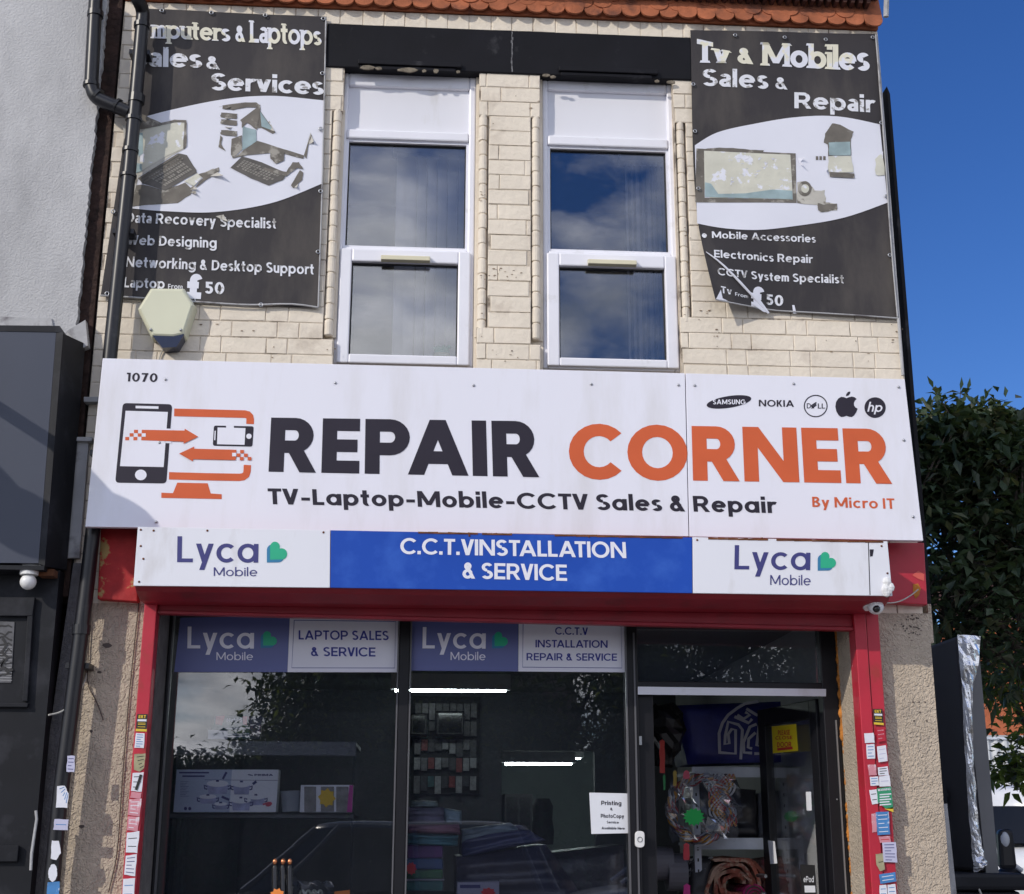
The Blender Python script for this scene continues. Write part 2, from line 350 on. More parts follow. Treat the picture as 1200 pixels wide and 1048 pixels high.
mk('alarm_blue', (.012, .02, .055), .25)
mk('foam', (.45, .17, .03), .95, var=.4, scale=18, bump=.008, bscale=30)
mk('rust', (.14, .05, .02), .95, var=.5, scale=15, bump=.006, bscale=40)
mk('steel', (.42, .43, .45), .35, metal=.9, var=.08)
mk('galv', (.60, .64, .72), .55, metal=.0, var=.12, scale=12)
mk('white_plastic', (.78, .78, .78), .35, var=.02)
mk('dark_lens', (.01, .01, .012), .1)
mk('cable_grey', (.45, .44, .40), .6)
mk('cable_dark', (.09, .07, .06), .7)
mk('paper', (.74, .76, .82), .7, var=.03)
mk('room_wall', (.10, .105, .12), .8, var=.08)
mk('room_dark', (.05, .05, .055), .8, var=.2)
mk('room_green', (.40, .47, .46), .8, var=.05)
mk('floor_wood', (.12, .10, .09), .5, var=.2, streak=.2)
mk('ceiling', (.30, .33, .33), .8, var=.04)
mk('banner_black', (.038, .034, .037), .62, spec=.3, var=.16, scale=2.4, bump=.0035, bscale=8, dirt=(.085, .075, .068), dscale=3.2, dlo=.45, dhi=.68, streak=3)
mk('banner_white', (.72, .73, .81), .5, var=.03, scale=3, bump=.001, bscale=14)
mk('banner_text', (.72, .73, .78), .6, var=.05, dirt=(.30, .29, .28), dscale=24, dlo=.55, dhi=.60)
mk('banner_worn', (.74, .71, .58), .6, var=.07, scale=9, dirt=(.72, .73, .80), dscale=6, dlo=.50, dhi=.53)
mk('banner_back', (.50, .48, .43), .7, var=.10, bump=.003, bscale=40, dirt=(.20, .18, .15), dscale=14, dlo=.54, dhi=.6)
mk('print_brown', (.14, .125, .105), .6, var=.25, scale=14, dirt=(.34, .32, .28), dscale=12, dlo=.55, dhi=.62)
mk('print_keys', (.10, .092, .083), .6, var=.2, scale=20); mk('print_key', (.24, .225, .20), .6, var=.3, scale=30)
mk('print_screen', (.60, .59, .50), .5, var=.08, scale=8, bump=.004, bscale=24, dirt=(.74, .75, .82), dscale=11, dlo=.56, dhi=.59)
mk('print_teal', (.30, .40, .42), .5, var=.35, scale=8)
G_UP = glassmat('upper_glass', (.88, .90, .93), 3.2, wav=.0006, veil=.006)
G_SHOP = glassmat('shop_glass', (.90, .91, .94), 2.3, wav=.0003, veil=.007)
G_DOOR = glassmat('door_glass', (.93, .94, .96), .55, wav=.0003, veil=.004)
G_FAN = glassmat('fanlight_glass', (.55, .57, .62), 1.5, wav=.0003, veil=.02)
# pebbledash: a worm-like relief
def relief(m, scale, dist, mode='noise'):
    n, l = m.node_tree.nodes, m.node_tree.links; p = n['Principled BSDF']
    t = n.new('ShaderNodeTexCoord'); v = n.new('ShaderNodeTexVoronoi'); v.feature = 'SMOOTH_F1'; v.inputs['Scale'].default_value = scale
    nz = n.new('ShaderNodeTexNoise'); nz.inputs['Scale'].default_value = scale*.5; l.new(t.outputs['Object'], nz.inputs['Vector'])
    va = n.new('ShaderNodeVectorMath'); va.operation = 'MULTIPLY_ADD'; va.inputs[1].default_value = (.05, .05, .05); l.new(nz.outputs['Color'], va.inputs[0]); l.new(t.outputs['Object'], va.inputs[2])
    l.new(va.outputs[0], v.inputs['Vector'])
    b = n.new('ShaderNodeBump'); b.inputs['Distance'].default_value = dist; b.invert = True; l.new(v.outputs['Distance'], b.inputs['Height']); l.new(b.outputs[0], p.inputs['Normal'])
relief(M['pebbledash'], 85, .009)

# ---------------------------------------------------------------- ground
mk('asphalt', (.05, .05, .052), .9, var=.25, scale=30, bump=.004, bscale=150)
mk('paving', (.31, .30, .285), .85, var=.18, scale=6, bump=.003, bscale=60)
def struct(name, mb, m, **k): return tag(mb.build(name, m, **k), None, None, None, 'structure')
g = MB(); g.face([(-150, -150, -.15), (150, -150, -.15), (150, 150, -.15), (-150, 150, -.15)]); struct('road', g, M['asphalt'])
g = MB(); g.box(-60, 60, -6.9, 14, -.149, 0.0); struct('pavement', g, M['paving'], bevel=.02)
g = MB(); g.box(-60, 60, -19, -14.2, -.149, 0.0); struct('pavement', g, M['paving'], bevel=.02)

# ---------------------------------------------------------------- the shop building
XL, XR, ZT = -1.585, 2.318, 5.655
B = thing('shop_building', 'narrow two-storey cream painted brick shop building with two white upstairs windows', 'building', (.4, 0, 0))
CH = (ZT-3.70)/24
px_x = lambda px, y, Y=0.: at(px, y, Y).x
px_z = lambda px, y, Y=0.: at(px, y, Y).z
OPEN = [(px_x(397, 250), px_x(560, 250), 3.60, 5.567), (px_x(633, 250), px_x(793, 250), 3.60, 5.567)]
RODS = [(390, 125, 393), (565.5, 131, 393), (628, 133, 397), (800.5, 136, 378)]
HOLES = list(OPEN) + [(-.56, 1.325, 5.318, 5.567)]
for p, a, b in RODS: HOLES.append((px_x(p-6, (a+b)/2), px_x(p+6.5, (a+b)/2), px_z(p, b), px_z(p, a)))
def free(z0, z1, x0, x1):
    iv = [(x0, x1)]; zc = (z0+z1)/2
    for a, b, c, d in HOLES:
        if c < zc < d:
            iv = [q for s_, e in iv for q in ((s_, min(e, a)), (max(s_, b), e)) if q[1]-q[0] > .004]
    return iv
wall = MB(); rnd = random.Random(5)
rows = [(5.567, ZT)]
z = 5.567
while z > 2.62: rows.append((z-CH, z)); z -= CH
for i, (z0, z1) in enumerate(rows):
    for a, b in free(z0, z1, XL, XR): wall.box(a, b, .0, .17, z0, z1, 1)
    x = XL - (.30 if i % 2 else .13) - rnd.random()*.03; kk = i
    while x < XR:
        wd = .212 if kk % 2 else .103
        if i == 0: wd = .112
        kk += 1
        wd += rnd.uniform(-.006, .006); b0, b1 = x+.0014, x+wd-.0014; x += wd
        for a, b in free(z0, z1, XL, XR):
            l_, r_ = max(a+(.001 if a > b0 else 0), b0), min(b, b1)
            if r_-l_ < .018: continue
            f = -.0026 - rnd.random()*.0026; c = .0030; j = lambda: rnd.uniform(-.0016, .0016)
            zb, zt = z0+.0015, z1-.0015
            o4 = [V3((l_+j(), -.0002, zb+j())), V3((r_+j(), -.0002, zb+j())), V3((r_+j(), -.0002, zt+j())), V3((l_+j(), -.0002, zt+j()))]
            i4 = [V3((l_+c+j(), f, zb+c+j())), V3((r_-c+j(), f, zb+c+j())), V3((r_-c+j(), f, zt-c+j())), V3((l_+c+j(), f, zt-c+j()))]
            wall.grid([o4, i4], 0, True); wall.face(i4, 0)
mk('cream_joint', (.60, .52, .42), .9, var=.3, scale=9, dirt=(.22, .18, .14), dscale=9, dlo=.50, dhi=.60)
wall.build('wall', [M['cream_paint'], M['cream_joint']], B, recalc=True)
sw = MB(); sw.box(2.20, 2.316, .172, 4.8, 0, 5.9); sw.box(XL, XL+.1, .172, 4.8, 0, 5.9); sw.box(XL+.1, 2.2, 4.75, 4.8, 2.75, 5.9); sw.box(2.20, 2.316, 4.801, 9, 0, 2.75); sw.box(XL, XL+.1, 4.801, 9, 0, 2.75); sw.box(XL, 2.316, 4.801, 9, 2.751, 2.85); sw.box(XL+.1, 2.2, 8.9, 9, 0, 2.75)
sw.build('side_wall', M['grey_render'], B)
rf = MB(); rf.slab([(XL, -.02, 5.9), (XR, -.02, 5.9), (XR, 2.4, 7.2), (XL, 2.4, 7.2)], (0, .0, .08)); rf.slab([(XL, 4.8, 5.9), (XR, 4.8, 5.9), (XR, 2.4, 7.2), (XL, 2.4, 7.2)], (0, 0, .08)); rf.build('roof', M['terracotta'], B)
# bullnose brick mouldings beside the windows
for p, a, b in RODS:
    za, zb = px_z(p, a), px_z(p, b); xc = px_x(p, (a+b)/2); m_ = MB(); n = round((za-zb)/CH)
    for i in range(n):
        z0 = zb+(za-zb)*i/n+.002; z1 = zb+(za-zb)*(i+1)/n-.002; r = .0215+rnd.uniform(-.0012, .0012); dx = rnd.uniform(-.0015, .0015)
        m_.tube([(xc+dx, .017, z0), (xc+dx, .017, z0+.003), (xc+dx, .017, z1-.003), (xc+dx, .017, z1)], [r*.85, r, r, r*.85], 14)
    m_.tube([(xc, .017, zb), (xc, .017, za)], .017, 10)
    m_.box(xc-.033, xc+.036, .03, .17, zb, za)
    m_.build('bullnose_moulding', M['cream_paint'], B, smooth=False)
# black lintel
l_ = MB(); l_.box(-.556, 1.32, -.014, .16, 5.318, 5.567)
l_.build('lintel', M['black_paint'], B, bevel=.006)
l_ = MB(); c0 = at(597.5, 38, -.015)
for i in range(14):
    z0 = 5.325+.235*i/14; l_.box(.385+rnd.uniform(-.003, .003), .392+rnd.uniform(-.003, .004), -.0165, -.013, z0, z0+.016)
l_.build('lintel_joint', mat('pale_mortar', (.16, .16, .17), .9, var=.4, scale=60), B)
for (a, b, y0, y1) in ((420, 541, 71, 78), (655, 771, 79, 86)):
    l_ = MB(); A_, B_ = at(a, y0, -.03), at(b, y1, -.03); zm = (A_.z+B_.z)/2
    l_.box(A_.x, B_.x, -.034, -.0145, zm-.012, zm+.014); l_.box(A_.x+.01, B_.x-.03, -.024, -.0142, zm-.034, zm-.014); l_.build('drip_strip', M['black_paint'], B, bevel=.003)
l_ = MB()
for cx_, cy_, w_, h_ in ((430, 79, 10, 3), (478, 82, 14, 3), (511, 83, 4, 3), (497, 83, 3, 2), (537, 84, 3, 2), (640, 88, 6, 2), (648, 90, 4, 2), (786, 96, 7, 2.2), (770, 95, 3, 2), (444, 80, 5, 2)):
    q = [(cx_+w_*math.cos(t)*rnd.uniform(.7, 1), cy_+h_*math.sin(t)*rnd.uniform(.6, 1)) for t in [math.pi*2*i/9 for i in range(9)]]
    poly(l_, q, -.026, 0, 0, .008)
l_.build('chipped_render', mat('chipped_render', (.20, .17, .13), .95, var=.4, scale=40, bump=.004, bscale=80), B)
# scalloped tile hanging under the eaves
t_ = MB(); tw = .0985
def tile(xc, zc, yc, w_, hgt):
    """one fish-scale tile: rounded lower edge, thick, leaning back"""
    dn = V3((0, -.24, -1)).normalized(); nr = V3((0, -1, .24)).normalized(); c = V3((xc, yc, zc)); pts = []
    for i in range(11):
        t = math.pi*i/10; pts.append(c + V3((-math.cos(t)*w_/2, 0, 0)) + dn*(math.sin(t)*w_*.46))
    pts += [c + V3((w_/2, 0, 0)) - dn*hgt, c + V3((-w_/2, 0, 0)) - dn*hgt]
    t_.slab([p+nr*.011 for p in pts], -nr*.011, 0)
for row in range(3):
    zc = ZT+.040+row*.047; yc = -.034+row*.010
    n = int((XR-XL)/tw)+2
    for i in range(n):
        xc = XL+.03+(i+(.5 if row % 2 else 0))*tw
        if xc+tw/2 > XR+.02: continue
        tile(xc, zc+rnd.uniform(-.002, .002), yc+rnd.uniform(-.004, .004), tw*.985, .085)
for i in range(2):
    t_.box(XL, XR, -.018+i*.008, .02+i*.02, ZT+.004+i*.05, ZT+.05+i*.05)
t_.build('tile_hanging', M['terracotta'], B)
t_ = MB()
t_.box(XL, XR+.01, -.165, .02, ZT+.182, ZT+.30); t_.box(XL, XR, -.012, .02, ZT+.105, ZT+.181)
for i in range(int((XR-XL)/.042)):
    x = XL+i*.042; t_.slab([(x, -.105, ZT+.1815), (x+.034, -.105, ZT+.1815), (x+.026, -.085, ZT+.112), (x+.008, -.085, ZT+.112)], (0, .07, 0))
t_.build('eaves', M['dark_tile'], B)
t_ = MB(); t_.tube([(XR+.008, -.12, ZT+.01), (XR+.012, -.135, ZT+.10), (XR+.02, -.20, ZT+.22), (XR+.03, -.25, ZT+.32)], .014, 8); t_.build('verge', M['pale_render'], B)
# white edge bead and black edging board at the right corner
e_ = MB(); e_.tube([at(1027, 42, -.02), at(1042, 230, -.02), at(1058, 440, -.02)], .008, 8); e_.build('edge_bead', M['pale_render'], B)
e_ = MB(); q = [at(1034, 101, .06), at(1037, 108, .06)]
xa = at(1050, 270, .06).x
e_.slab([(xa+.008, .06, 2.50), (xa+.028, .06, 2.50), (xa+.026, .06, px_z(1036, 110, .06)), (xa+.012, .06, px_z(1034, 101, .06))], (0, .12, 0)); e_.build('edging_board', M['black_paint'], B)
# painted wall below: red corbel ends, pebbledash pillars
c_ = MB(); c_.slab([at(118, 619, -.06), at(161, 620, -.06), at(161, 705, -.06), at(114, 702, -.06)], (0, .08, 0)); c_.build('corbel_end', M['peeling_red'], B, bevel=.004)
c_ = MB(); c_.slab([at(1040, 636, -.06), at(1083, 636, -.06), at(1087, 709, -.06), at(1040, 706, -.06)], (0, .08, 0)); c_.build('corbel_end', M['red_paint'], B, bevel=.004)
c_ = MB(); c_.box(1.967, 2.343, -.005, .24, 0, 2.575); c_.box(2.344, 2.36, .0, .2, 2.44, 2.62); c_.build('pillar', M['pebbledash'], B)
c_ = MB(); c_.box(-1.52, -1.19, -.005, .24, 0, 2.572); c_.build('pillar', M['pebbledash'], B)
c_ = MB(); c_.box(-1.60, 2.316, .02, .2, 2.576, 2.80); c_.build('beam', M['room_dark'], B)
c_ = MB(); c_.box(-1.189, -1.182, .0, .25, 0, 2.56); c_.build('reveal', M['shaded_pebbledash'], B)

# worn spots where the paint has flaked off the brick
cp_ = MB(); r_ = random.Random(21)
for x, y, n, sx_, sy_ in ((586, 322, 16, 12, 5), (566, 228, 5, 2, 3), (824, 362, 7, 6, 8), (838, 396, 5, 3, 5), (1050, 400, 8, 3, 18), (700, 425, 0, 1, 1), (1000, 395, 7, 22, 20), (590, 420, 6, 16, 6), (300, 395, 7, 50, 14), (250, 385, 4, 20, 10), (604, 130, 4, 14, 10), (130, 380, 4, 4, 12), (805, 330, 6, 3, 40), (565, 330, 6, 2, 60)):
    for i in range(n):
        X, Y_ = r_.gauss(x, sx_), r_.gauss(y, sy_); a_, b_ = r_.uniform(.4, 2.2), r_.uniform(.35, 1.0); poly(cp_, [(X+a_*math.cos(t)*r_.uniform(.6, 1.1), Y_+b_*math.sin(t)*r_.uniform(.6, 1.1)) for t in [math.pi*2*k/8 for k in range(8)]], -.0062, .0003*r_.random()+.0002)
cp_.build('flaked_paint', mat('flaked_paint', (.26, .19, .13), .95, var=.5, scale=60, bump=.003, bscale=90), B, recalc=False)
# ---- upstairs windows
def window(c):
    """c: photo pixels of the frame, the top panel, the fixed pane and the opening pane"""
    Y = .045
    def rect(q): P = [at(*p, Y) for p in q]; return ((P[0].x+P[3].x)/2, (P[1].x+P[2].x)/2, (P[2].z+P[3].z)/2, (P[0].z+P[1].z)/2)
    fx0, fx1, fz0, fz1 = rect(c['frame']); gx0, gx1, gz0, gz1 = rect(c['fixed']); sx0, sx1, sz0, sz1 = rect(c['sash']); ox0, ox1, oz0, oz1 = rect(c['open']); pz0, pz1 = rect(c['panel'])[2:]
    f = MB(); T = .07
    f.box(fx0, gx0, Y, Y+T, fz0, fz1); f.box(gx1, fx1, Y, Y+T, fz0, fz1)
    f.box(gx0, gx1, Y, Y+T, pz1, fz1); f.box(gx0, gx1, Y-.004, Y+T, gz1, pz0); f.box(gx0, gx1, Y, Y+T, sz1-.03, gz0); f.box(gx0, gx1, Y, Y+T, fz0, fz0+.03)
    w = f.build('window', M['upvc'], B, bevel=.008)
    p = MB(); p.box(gx0, gx1, Y+.022, Y+.05, pz0, pz1); p.build('top_panel', M['upvc_panel'], w)
    b = MB()
    for (a, d, e, g_) in ((gx0, gx0+.012, gz0, gz1), (gx1-.012, gx1, gz0, gz1), (gx0+.0121, gx1-.0121, gz1-.012, gz1), (gx0+.0121, gx1-.0121, gz0, gz0+.012)): b.box(a, d, Y+.012, Y+.03, e, g_)
    b.build('glazing_bead', M['upvc'], w)
    s = MB(); Ys = Y-.018
    for (a, d, e, g_) in ((sx0, ox0, sz0, sz1), (ox1, sx1, sz0, sz1), (ox0, ox1, oz1, sz1), (ox0, ox1, sz0, oz0)): s.box(a, d, Ys, Y+.03, e, g_)
    so = s.build('sash', M['upvc'], w, bevel=.007)
    gk = MB()
    for (X0, X1, Z0, Z1, yy) in ((gx0+.012, gx1-.012, gz0+.012, gz1-.012, Y+.027), (ox0, ox1, oz0, oz1, Y+.006)):
        for (a, d, e, g_) in ((X0, X0+.006, Z0, Z1), (X1-.006, X1, Z0, Z1), (X0+.006, X1-.006, Z1-.006, Z1), (X0+.006, X1-.006, Z0, Z0+.006)): gk.box(a, d, yy, yy+.012, e, g_)
    gk.build('gasket', M['gasket'], w)
    for (X0, X1, Z0, Z1, yy, tilt) in ((gx0+.01, gx1-.01, gz0+.01, gz1-.01, Y+.034, 0), (ox0-.002, ox1+.002, oz0-.002, oz1+.002, Y+.012, .004)):
        p = MB(); p.slab([(X0, yy, Z0), (X1, yy, Z0), (X1, yy+tilt, Z1), (X0, yy+tilt, Z1)], (0, .005, 0)); p.build('pane', G_UP, w)
    a0, a1 = at(*c['vent'][0], Ys-.02), at(*c['vent'][1], Ys-.02); v = MB(); zm = (a0.z+a1.z)/2
    v.slab([(a0.x, Ys-.03, zm-.016), (a0.x, Ys-.001, zm-.020), (a0.x, Ys-.001, zm+.016), (a0.x, Ys-.026, zm+.008)], (a1.x-a0.x, 0, 0)); v.build('trickle_vent', M['yellowed'], w, bevel=.003)
    rv = MB(); rv.box(fx0-.09, fx0-.001, Y-.008, .165, fz0-.05, fz1+.02); rv.box(fx1+.001, fx1+.09, Y-.008, .165, fz0-.05, fz1+.02); rv.build('reveal', M['cream_paint'], B)
    return (gx0, gx1, oz0, gz1)
WA = window(dict(frame=[(400, 83), (558.5, 92), (553.5, 430.5), (393.5, 426.5)], panel=[(410.5, 100), (548, 105), (547, 157.5), (409, 150)], fixed=[(405.5, 161.5), (549.5, 167), (547.5, 293), (402, 289)],
            sash=[(398, 291), (552.5, 298), (548.5, 430), (395, 426)], open=[(412, 307), (536.5, 311.5), (535.8, 419), (409, 415.5)], vent=[(446.5, 300), (504, 304)]))
WB = window(dict(frame=[(635, 91), (793, 98), (799.5, 436), (637.5, 431.5)], panel=[(643, 105), (779, 110), (780.5, 164), (642, 158)], fixed=[(642, 170), (783.5, 174.5), (786.5, 297), (642.5, 293.5)],
            sash=[(640, 296), (792, 303), (795, 433), (641.5, 430)], open=[(655, 313), (778, 316), (781.5, 422.5), (655.5, 420.5)], vent=[(689, 305.5), (746, 308)]))
mk('blind_grey', (.52, .52, .60), .8, var=.08, scale=3)
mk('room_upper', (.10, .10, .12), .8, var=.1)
rm = MB(); rm.box(XL+.1, 2.19, 2.6, 2.66, 2.9, 5.85); rm.box(XL+.1, 2.19, .172, 2.6, 2.86, 2.9); rm.box(XL+.1, 2.19, .172, 2.6, 5.8, 5.85); rm.box(.36, .43, .175, 2.6, 2.9, 5.8)
rm.build('upstairs_room', M['room_upper'], B)
def blind(x0, x1, z0, z1, n, wd, ang, lab):
    b = MB()
    for i in range(n):
        xc = x0+(x1-x0)*(i+.5)/n; a = rad(ang+rnd.uniform(-8, 8)); dx, dy = math.cos(a)*wd/2, math.sin(a)*wd/2
        b.slab([(xc-dx, .27-dy, z0), (xc+dx, .27+dy, z0), (xc+dx, .27+dy, z1), (xc-dx, .27-dy, z1)], (0, .0015, 0))
    b.box(x0-.02, x1+.02, .24, .30, z1+.001, z1+.03)
    tag(b.build('vertical_blind', M['blind_grey']), lab, 'blind')
blind(WA[0]+.25, WA[1]+.06, 3.70, WA[3]+.03, 8, .062, 38, 'grey vertical blind drawn across the right part of the first upstairs window')
blind(WB[0]+.42, WB[1]+.06, 3.70, WB[3]+.03, 9, .045, 62, 'grey vertical blind bunched at the right of the second upstairs window')
tm = [mat('toy_green', (.02, .36, .24), .4), mat('toy_cream', (.66, .62, .45), .5)]
ty = thing('toy', 'small toy with a green top behind the lower pane of the first upstairs window', 'toy', at(518, 419, .13))
o_ = MB(); o_.ball(at(518, 417, .13), .03, 8, 0, (1.4, .8, .8)); o_.build('toy_body', tm[1], ty, smooth=True)
o_ = MB(); o_.ball(at(518, 412, .13), .03, 8, 0, (1.3, .8, .75))
for i in range(6): o_.ball(at(510+i*3.2, 408.5-(i % 2)*1.5, .12), .010, 5)
o_.build('toy_cap', tm[0], ty, smooth=True)
# ---------------------------------------------------------------- the big sign
SK = .075
def signplane(y0): return (V3((0, y0, 3.697)), V3((0, 1, -SK)))
SP = signplane(-.15)
SG = thing('shop_sign', 'long white shop sign with dark and orange REPAIR CORNER lettering above the shutter box', 'shop sign', (.4, -.17, 2.88))
def P_(pts, pl=SP): return [at(x, y, pl) for x, y in pts]
seam_t, seam_b = (803, 437.5), (807.5, 629)
n_s = V3((0, 1, -SK)).normalized()
b = MB(); b.slab(P_([(120.3, 419.8), (802.6, 437.4), (807.1, 628.8), (99.8, 617.4)]), n_s*.022); b.build('sign_panel', M['sign_white'], SG, bevel=.002)
b = MB(); b.slab(P_([(803.6, 437.5), (1060.2, 444.4), (1082.1, 633.7), (808.1, 629)]), n_s*.022); b.build('sign_panel', M['sign_white'], SG, bevel=.002)
b = MB(); pa = P_([(124, 424), (1057, 449), (1077, 627), (106, 611)]); b.slab([p+n_s*.0225 for p in pa], n_s*.04); b.build('sign_frame', M['alu_grey'], SG)
L1 = .0012; L2 = .0022
d = MB()
text(d, 'REPAIR', [(314.7, 553), (632, 559.5), (629, 494), (317.8, 489.6)], SP, L1, w=.26, track=.095); d.build('lettering', M['ink_dark'], SG, recalc=False); d = MB()
text(d, 'TV-Laptop-Mobile-CCTV Sales & Repair', [(314.5, 591), (909.5, 601.5), (908, 583), (313.5, 572.5)], SP, L1, w=.215, track=.10, space=.30); d.build('lettering', M['ink_dark'], SG, recalc=False); d = MB()
text(d, '1070', [(148, 447.2), (184.3, 448), (185, 437.8), (148.8, 437)], SP, L1, w=.2, track=.14)
d.build('lettering', M['ink_dark'], SG, recalc=False)
d = MB()
text(d, 'CORNER', [(666.9, 561), (1045.5, 567.3), (1040, 503), (667.5, 497.2)], SP, L1, w=.26, track=.085); d.build('lettering', M['ink_orange'], SG, recalc=False); d = MB()
text(d, 'By Micro IT', [(952, 594.2), (1048.8, 596.6), (1047.8, 584.4), (951.5, 582.3)], SP, L1, w=.19, track=.13, space=.30)
d.build('lettering', M['ink_orange'], SG, recalc=False)
# phone and monitor picture
def LQ(pts): return [(100+x/5.4545, 430+y/5.4545) for x, y in pts]
dk, og, wh = MB(), MB(), MB()
def rr(x0y0, x1y0, x1y1, x0y1, r=.1, n=5):
    q = [V3((*p, 0)) for p in (x0y0, x1y0, x1y1, x0y1)]; o = []
    for i in range(4):
        p, a, c = q[i], q[i-1], q[(i+1) % 4]; ra = min(r, (a-p).length/2); A_ = p+(a-p).normalized()*ra; C_ = p+(c-p).normalized()*ra
        for k in range(n+1):
            t = k/n; w_ = A_*(1-t)**2+p*2*t*(1-t)+C_*t*t; o.append((w_.x, w_.y))
    return o
poly(dk, LQ(rr((240, 232), (556, 240), (518, 746), (191, 741), 26)), SP, L1)
for q in ([(258, 282), (528, 290), (501, 642), (222, 636)], [(322, 250), (468, 254), (468, 270), (322, 266)], [(515, 396), (560, 397), (548, 490), (508, 488)], ell(355, 692, 37, 34)): poly(wh, LQ(q), SP, L2)
poly(dk, LQ(rr((822, 376), (1077, 381), (1068, 511), (815, 505), 14)), SP, L1)
for q in ([(846, 389), (1024, 393), (1018, 500), (842, 496)], [(900, 370), (950, 371), (950, 392), (900, 390)], [(827, 410), (834, 410), (831, 470), (824, 470)], ell(1046, 445, 17, 17)): poly(wh, LQ(q), SP, L2)
pstroke(og, LQ([(568, 292), (800, 297.5), (1020, 303), (1040, 308), (1051, 320), (1054, 338), (1053, 366)]), 4.5, SP, L1)
pstroke(og, LQ([(535, 697), (760, 703), (985, 707), (1010, 703), (1028, 690), (1034, 668), (1036, 628)]), 4.3, SP, L1)
poly(og, LQ([(588, 741), (782, 745), (802, 810), (872, 815), (872, 846), (486, 838), (486, 805), (560, 808)]), SP, L1)
L3 = .0032
poly(og, LQ([(362, 404), (635, 409), (636, 397), (722, 448), (628, 493), (630, 480), (358, 471)]), SP, L3)
poly(og, LQ([(600, 556), (697, 511), (696, 525), (966, 532), (962, 598), (690, 592), (688, 606)]), SP, L3)
for x, y in ((256, 450), (284, 426), (312, 404), (336, 427), (308, 450)): poly(og, LQ([(x, y), (x+25, y), (x+25, y+21), (x, y+21)]), SP, L3)
for x, y in ((967, 555), (990, 533), (1014, 556), (988, 578), (1038, 578)): poly(og, LQ([(x, y), (x+24, y), (x+24, y+21), (x, y+21)]), SP, L3)
for x, y in ((361, 427), (939, 552)): poly(wh, LQ([(x, y), (x+26, y), (x+26, y+22), (x, y+22)]), SP, L3+.001)
lg = dk.build('logo', M['ink_dark'], SG, recalc=False); og.build('logo_orange', M['ink_orange'], lg, recalc=False); wh.build('logo_white', M['sign_white'], lg, recalc=False)
# five maker's marks
def BQ(pts): return [(810+x/4.8, 440+y/4.8) for x, y in pts]
k, w2 = MB(), MB()
poly(k, BQ(ell(212, 150, 127, 33, -9, 40)), SP, L1); text(w2, 'SAMSUNG', BQ([(121, 164), (305, 164), (305, 137), (121, 137)]), SP, L2, w=.2, track=.12)
text(k, 'NOKIA', BQ([(380, 175), (578, 178), (577, 141), (380, 138)]), SP, L1, w=.2, track=.12)
o1, o2 = ell(700, 173, 67, 63, 0, 40), ell(700, 173, 61, 57, 0, 40)
for i in range(40): poly(k, BQ([o1[i], o1[(i+1) % 40], o2[(i+1) % 40], o2[i]]), SP, L1)
text(k, 'D', BQ([(650, 186), (673, 186), (673, 158), (650, 158)]), SP, L1, w=.15); text(k, 'LL', BQ([(712, 187), (752, 187), (752, 159), (712, 159)]), SP, L1, w=.17)
for dy in (0, 9, 18): pstroke(k, BQ([(676, 176+dy*.9-6), (704, 158+dy*.9-6)]), .6, SP, L1)
pstroke(k, BQ([(675, 170), (690, 186)]), .6, SP, L1+.0003)
ap = [(0, .60), (.14, .67), (.32, .71), (.48, .67), (.60, .55), (.50, .45), (.44, .30), (.45, .13), (.53, .0), (.66, -.08), (.58, -.32), (.45, -.53), (.31, -.63), (.16, -.61), (0, -.55), (-.16, -.61), (-.31, -.63), (-.46, -.52), (-.60, -.26), (-.66, .05), (-.62, .35), (-.49, .58), (-.32, .69), (-.14, .67)]
poly(k, BQ([(873+a*95, 181-b_*86) for a, b_ in ap]), SP, L1)
poly(k, BQ([(872+a*95, 178-b_*86) for a, b_ in [(-.02, .70), (.0, .84), (.10, .98), (.24, 1.0), (.22, .86), (.12, .74)]]), SP, L1)
poly(k, BQ(ell(1034, 182, 60, 58, 0, 40)), SP, L1)
text(w2, 'hp', BQ([(990, 205), (1070, 207), (1070, 155), (990, 152)]), SP, L2, w=.17, track=.12, st='i')
lk = k.build('makers_marks', M['ink_dark'], SG, recalc=False); w2.build('mark_lettering', M['sign_white'], lk, recalc=False)
s = MB()
for x, y in ((393, 449), (555, 452), (693, 450.5), (795, 451.5), (814, 452), (930, 450), (1053, 454), (1059, 516), (1070, 606), (194, 445), (187, 519), (183, 612), (400, 624)):
    c = at(x, y, SP)-n_s*.002; s.ball(c, .0065, 6, 0, (1, .8, 1))
s.build('screw', M['steel'], SG, smooth=True)

# ---------------------------------------------------------------- roller shutter
RS = thing('roller_shutter', 'red roller shutter with its box over the shop window and guide rails at both sides', 'roller shutter', (.4, -.1, 0))
BY = -.325
h_ = MB(); h_.slab([(-1.245, BY+.012, 2.845), (-1.245, -.0, 2.845), (-1.245, -.0, 2.56), (-1.245, -.17, 2.56), (-1.245, -.27, 2.585), (-1.245, BY+.012, 2.61)], (3.31, 0, 0)); h_.build('shutter_box', M['shaded_red_paint'], RS, bevel=.004)
h_ = MB(); h_.slab([(-1.187, -.05, 2.535), (1.965, -.05, 2.50), (1.965, -.05, 2.56), (-1.187, -.05, 2.565)], (0, .035, 0)); h_.slab([(-1.187, -.062, 2.520), (1.965, -.062, 2.483), (1.965, -.062, 2.499), (-1.187, -.062, 2.534)], (0, .05, 0)); h_.build('bottom_slat', M['shaded_red_paint'], RS, bevel=.003)
h_ = MB(); h_.slab([(-1.253, -.075, 0), (-1.190, -.075, 0), (-1.188, -.075, 2.57), (-1.243, -.075, 2.57)], (0, .095, 0)); h_.build('guide_rail', M['red_paint'], RS, bevel=.004)
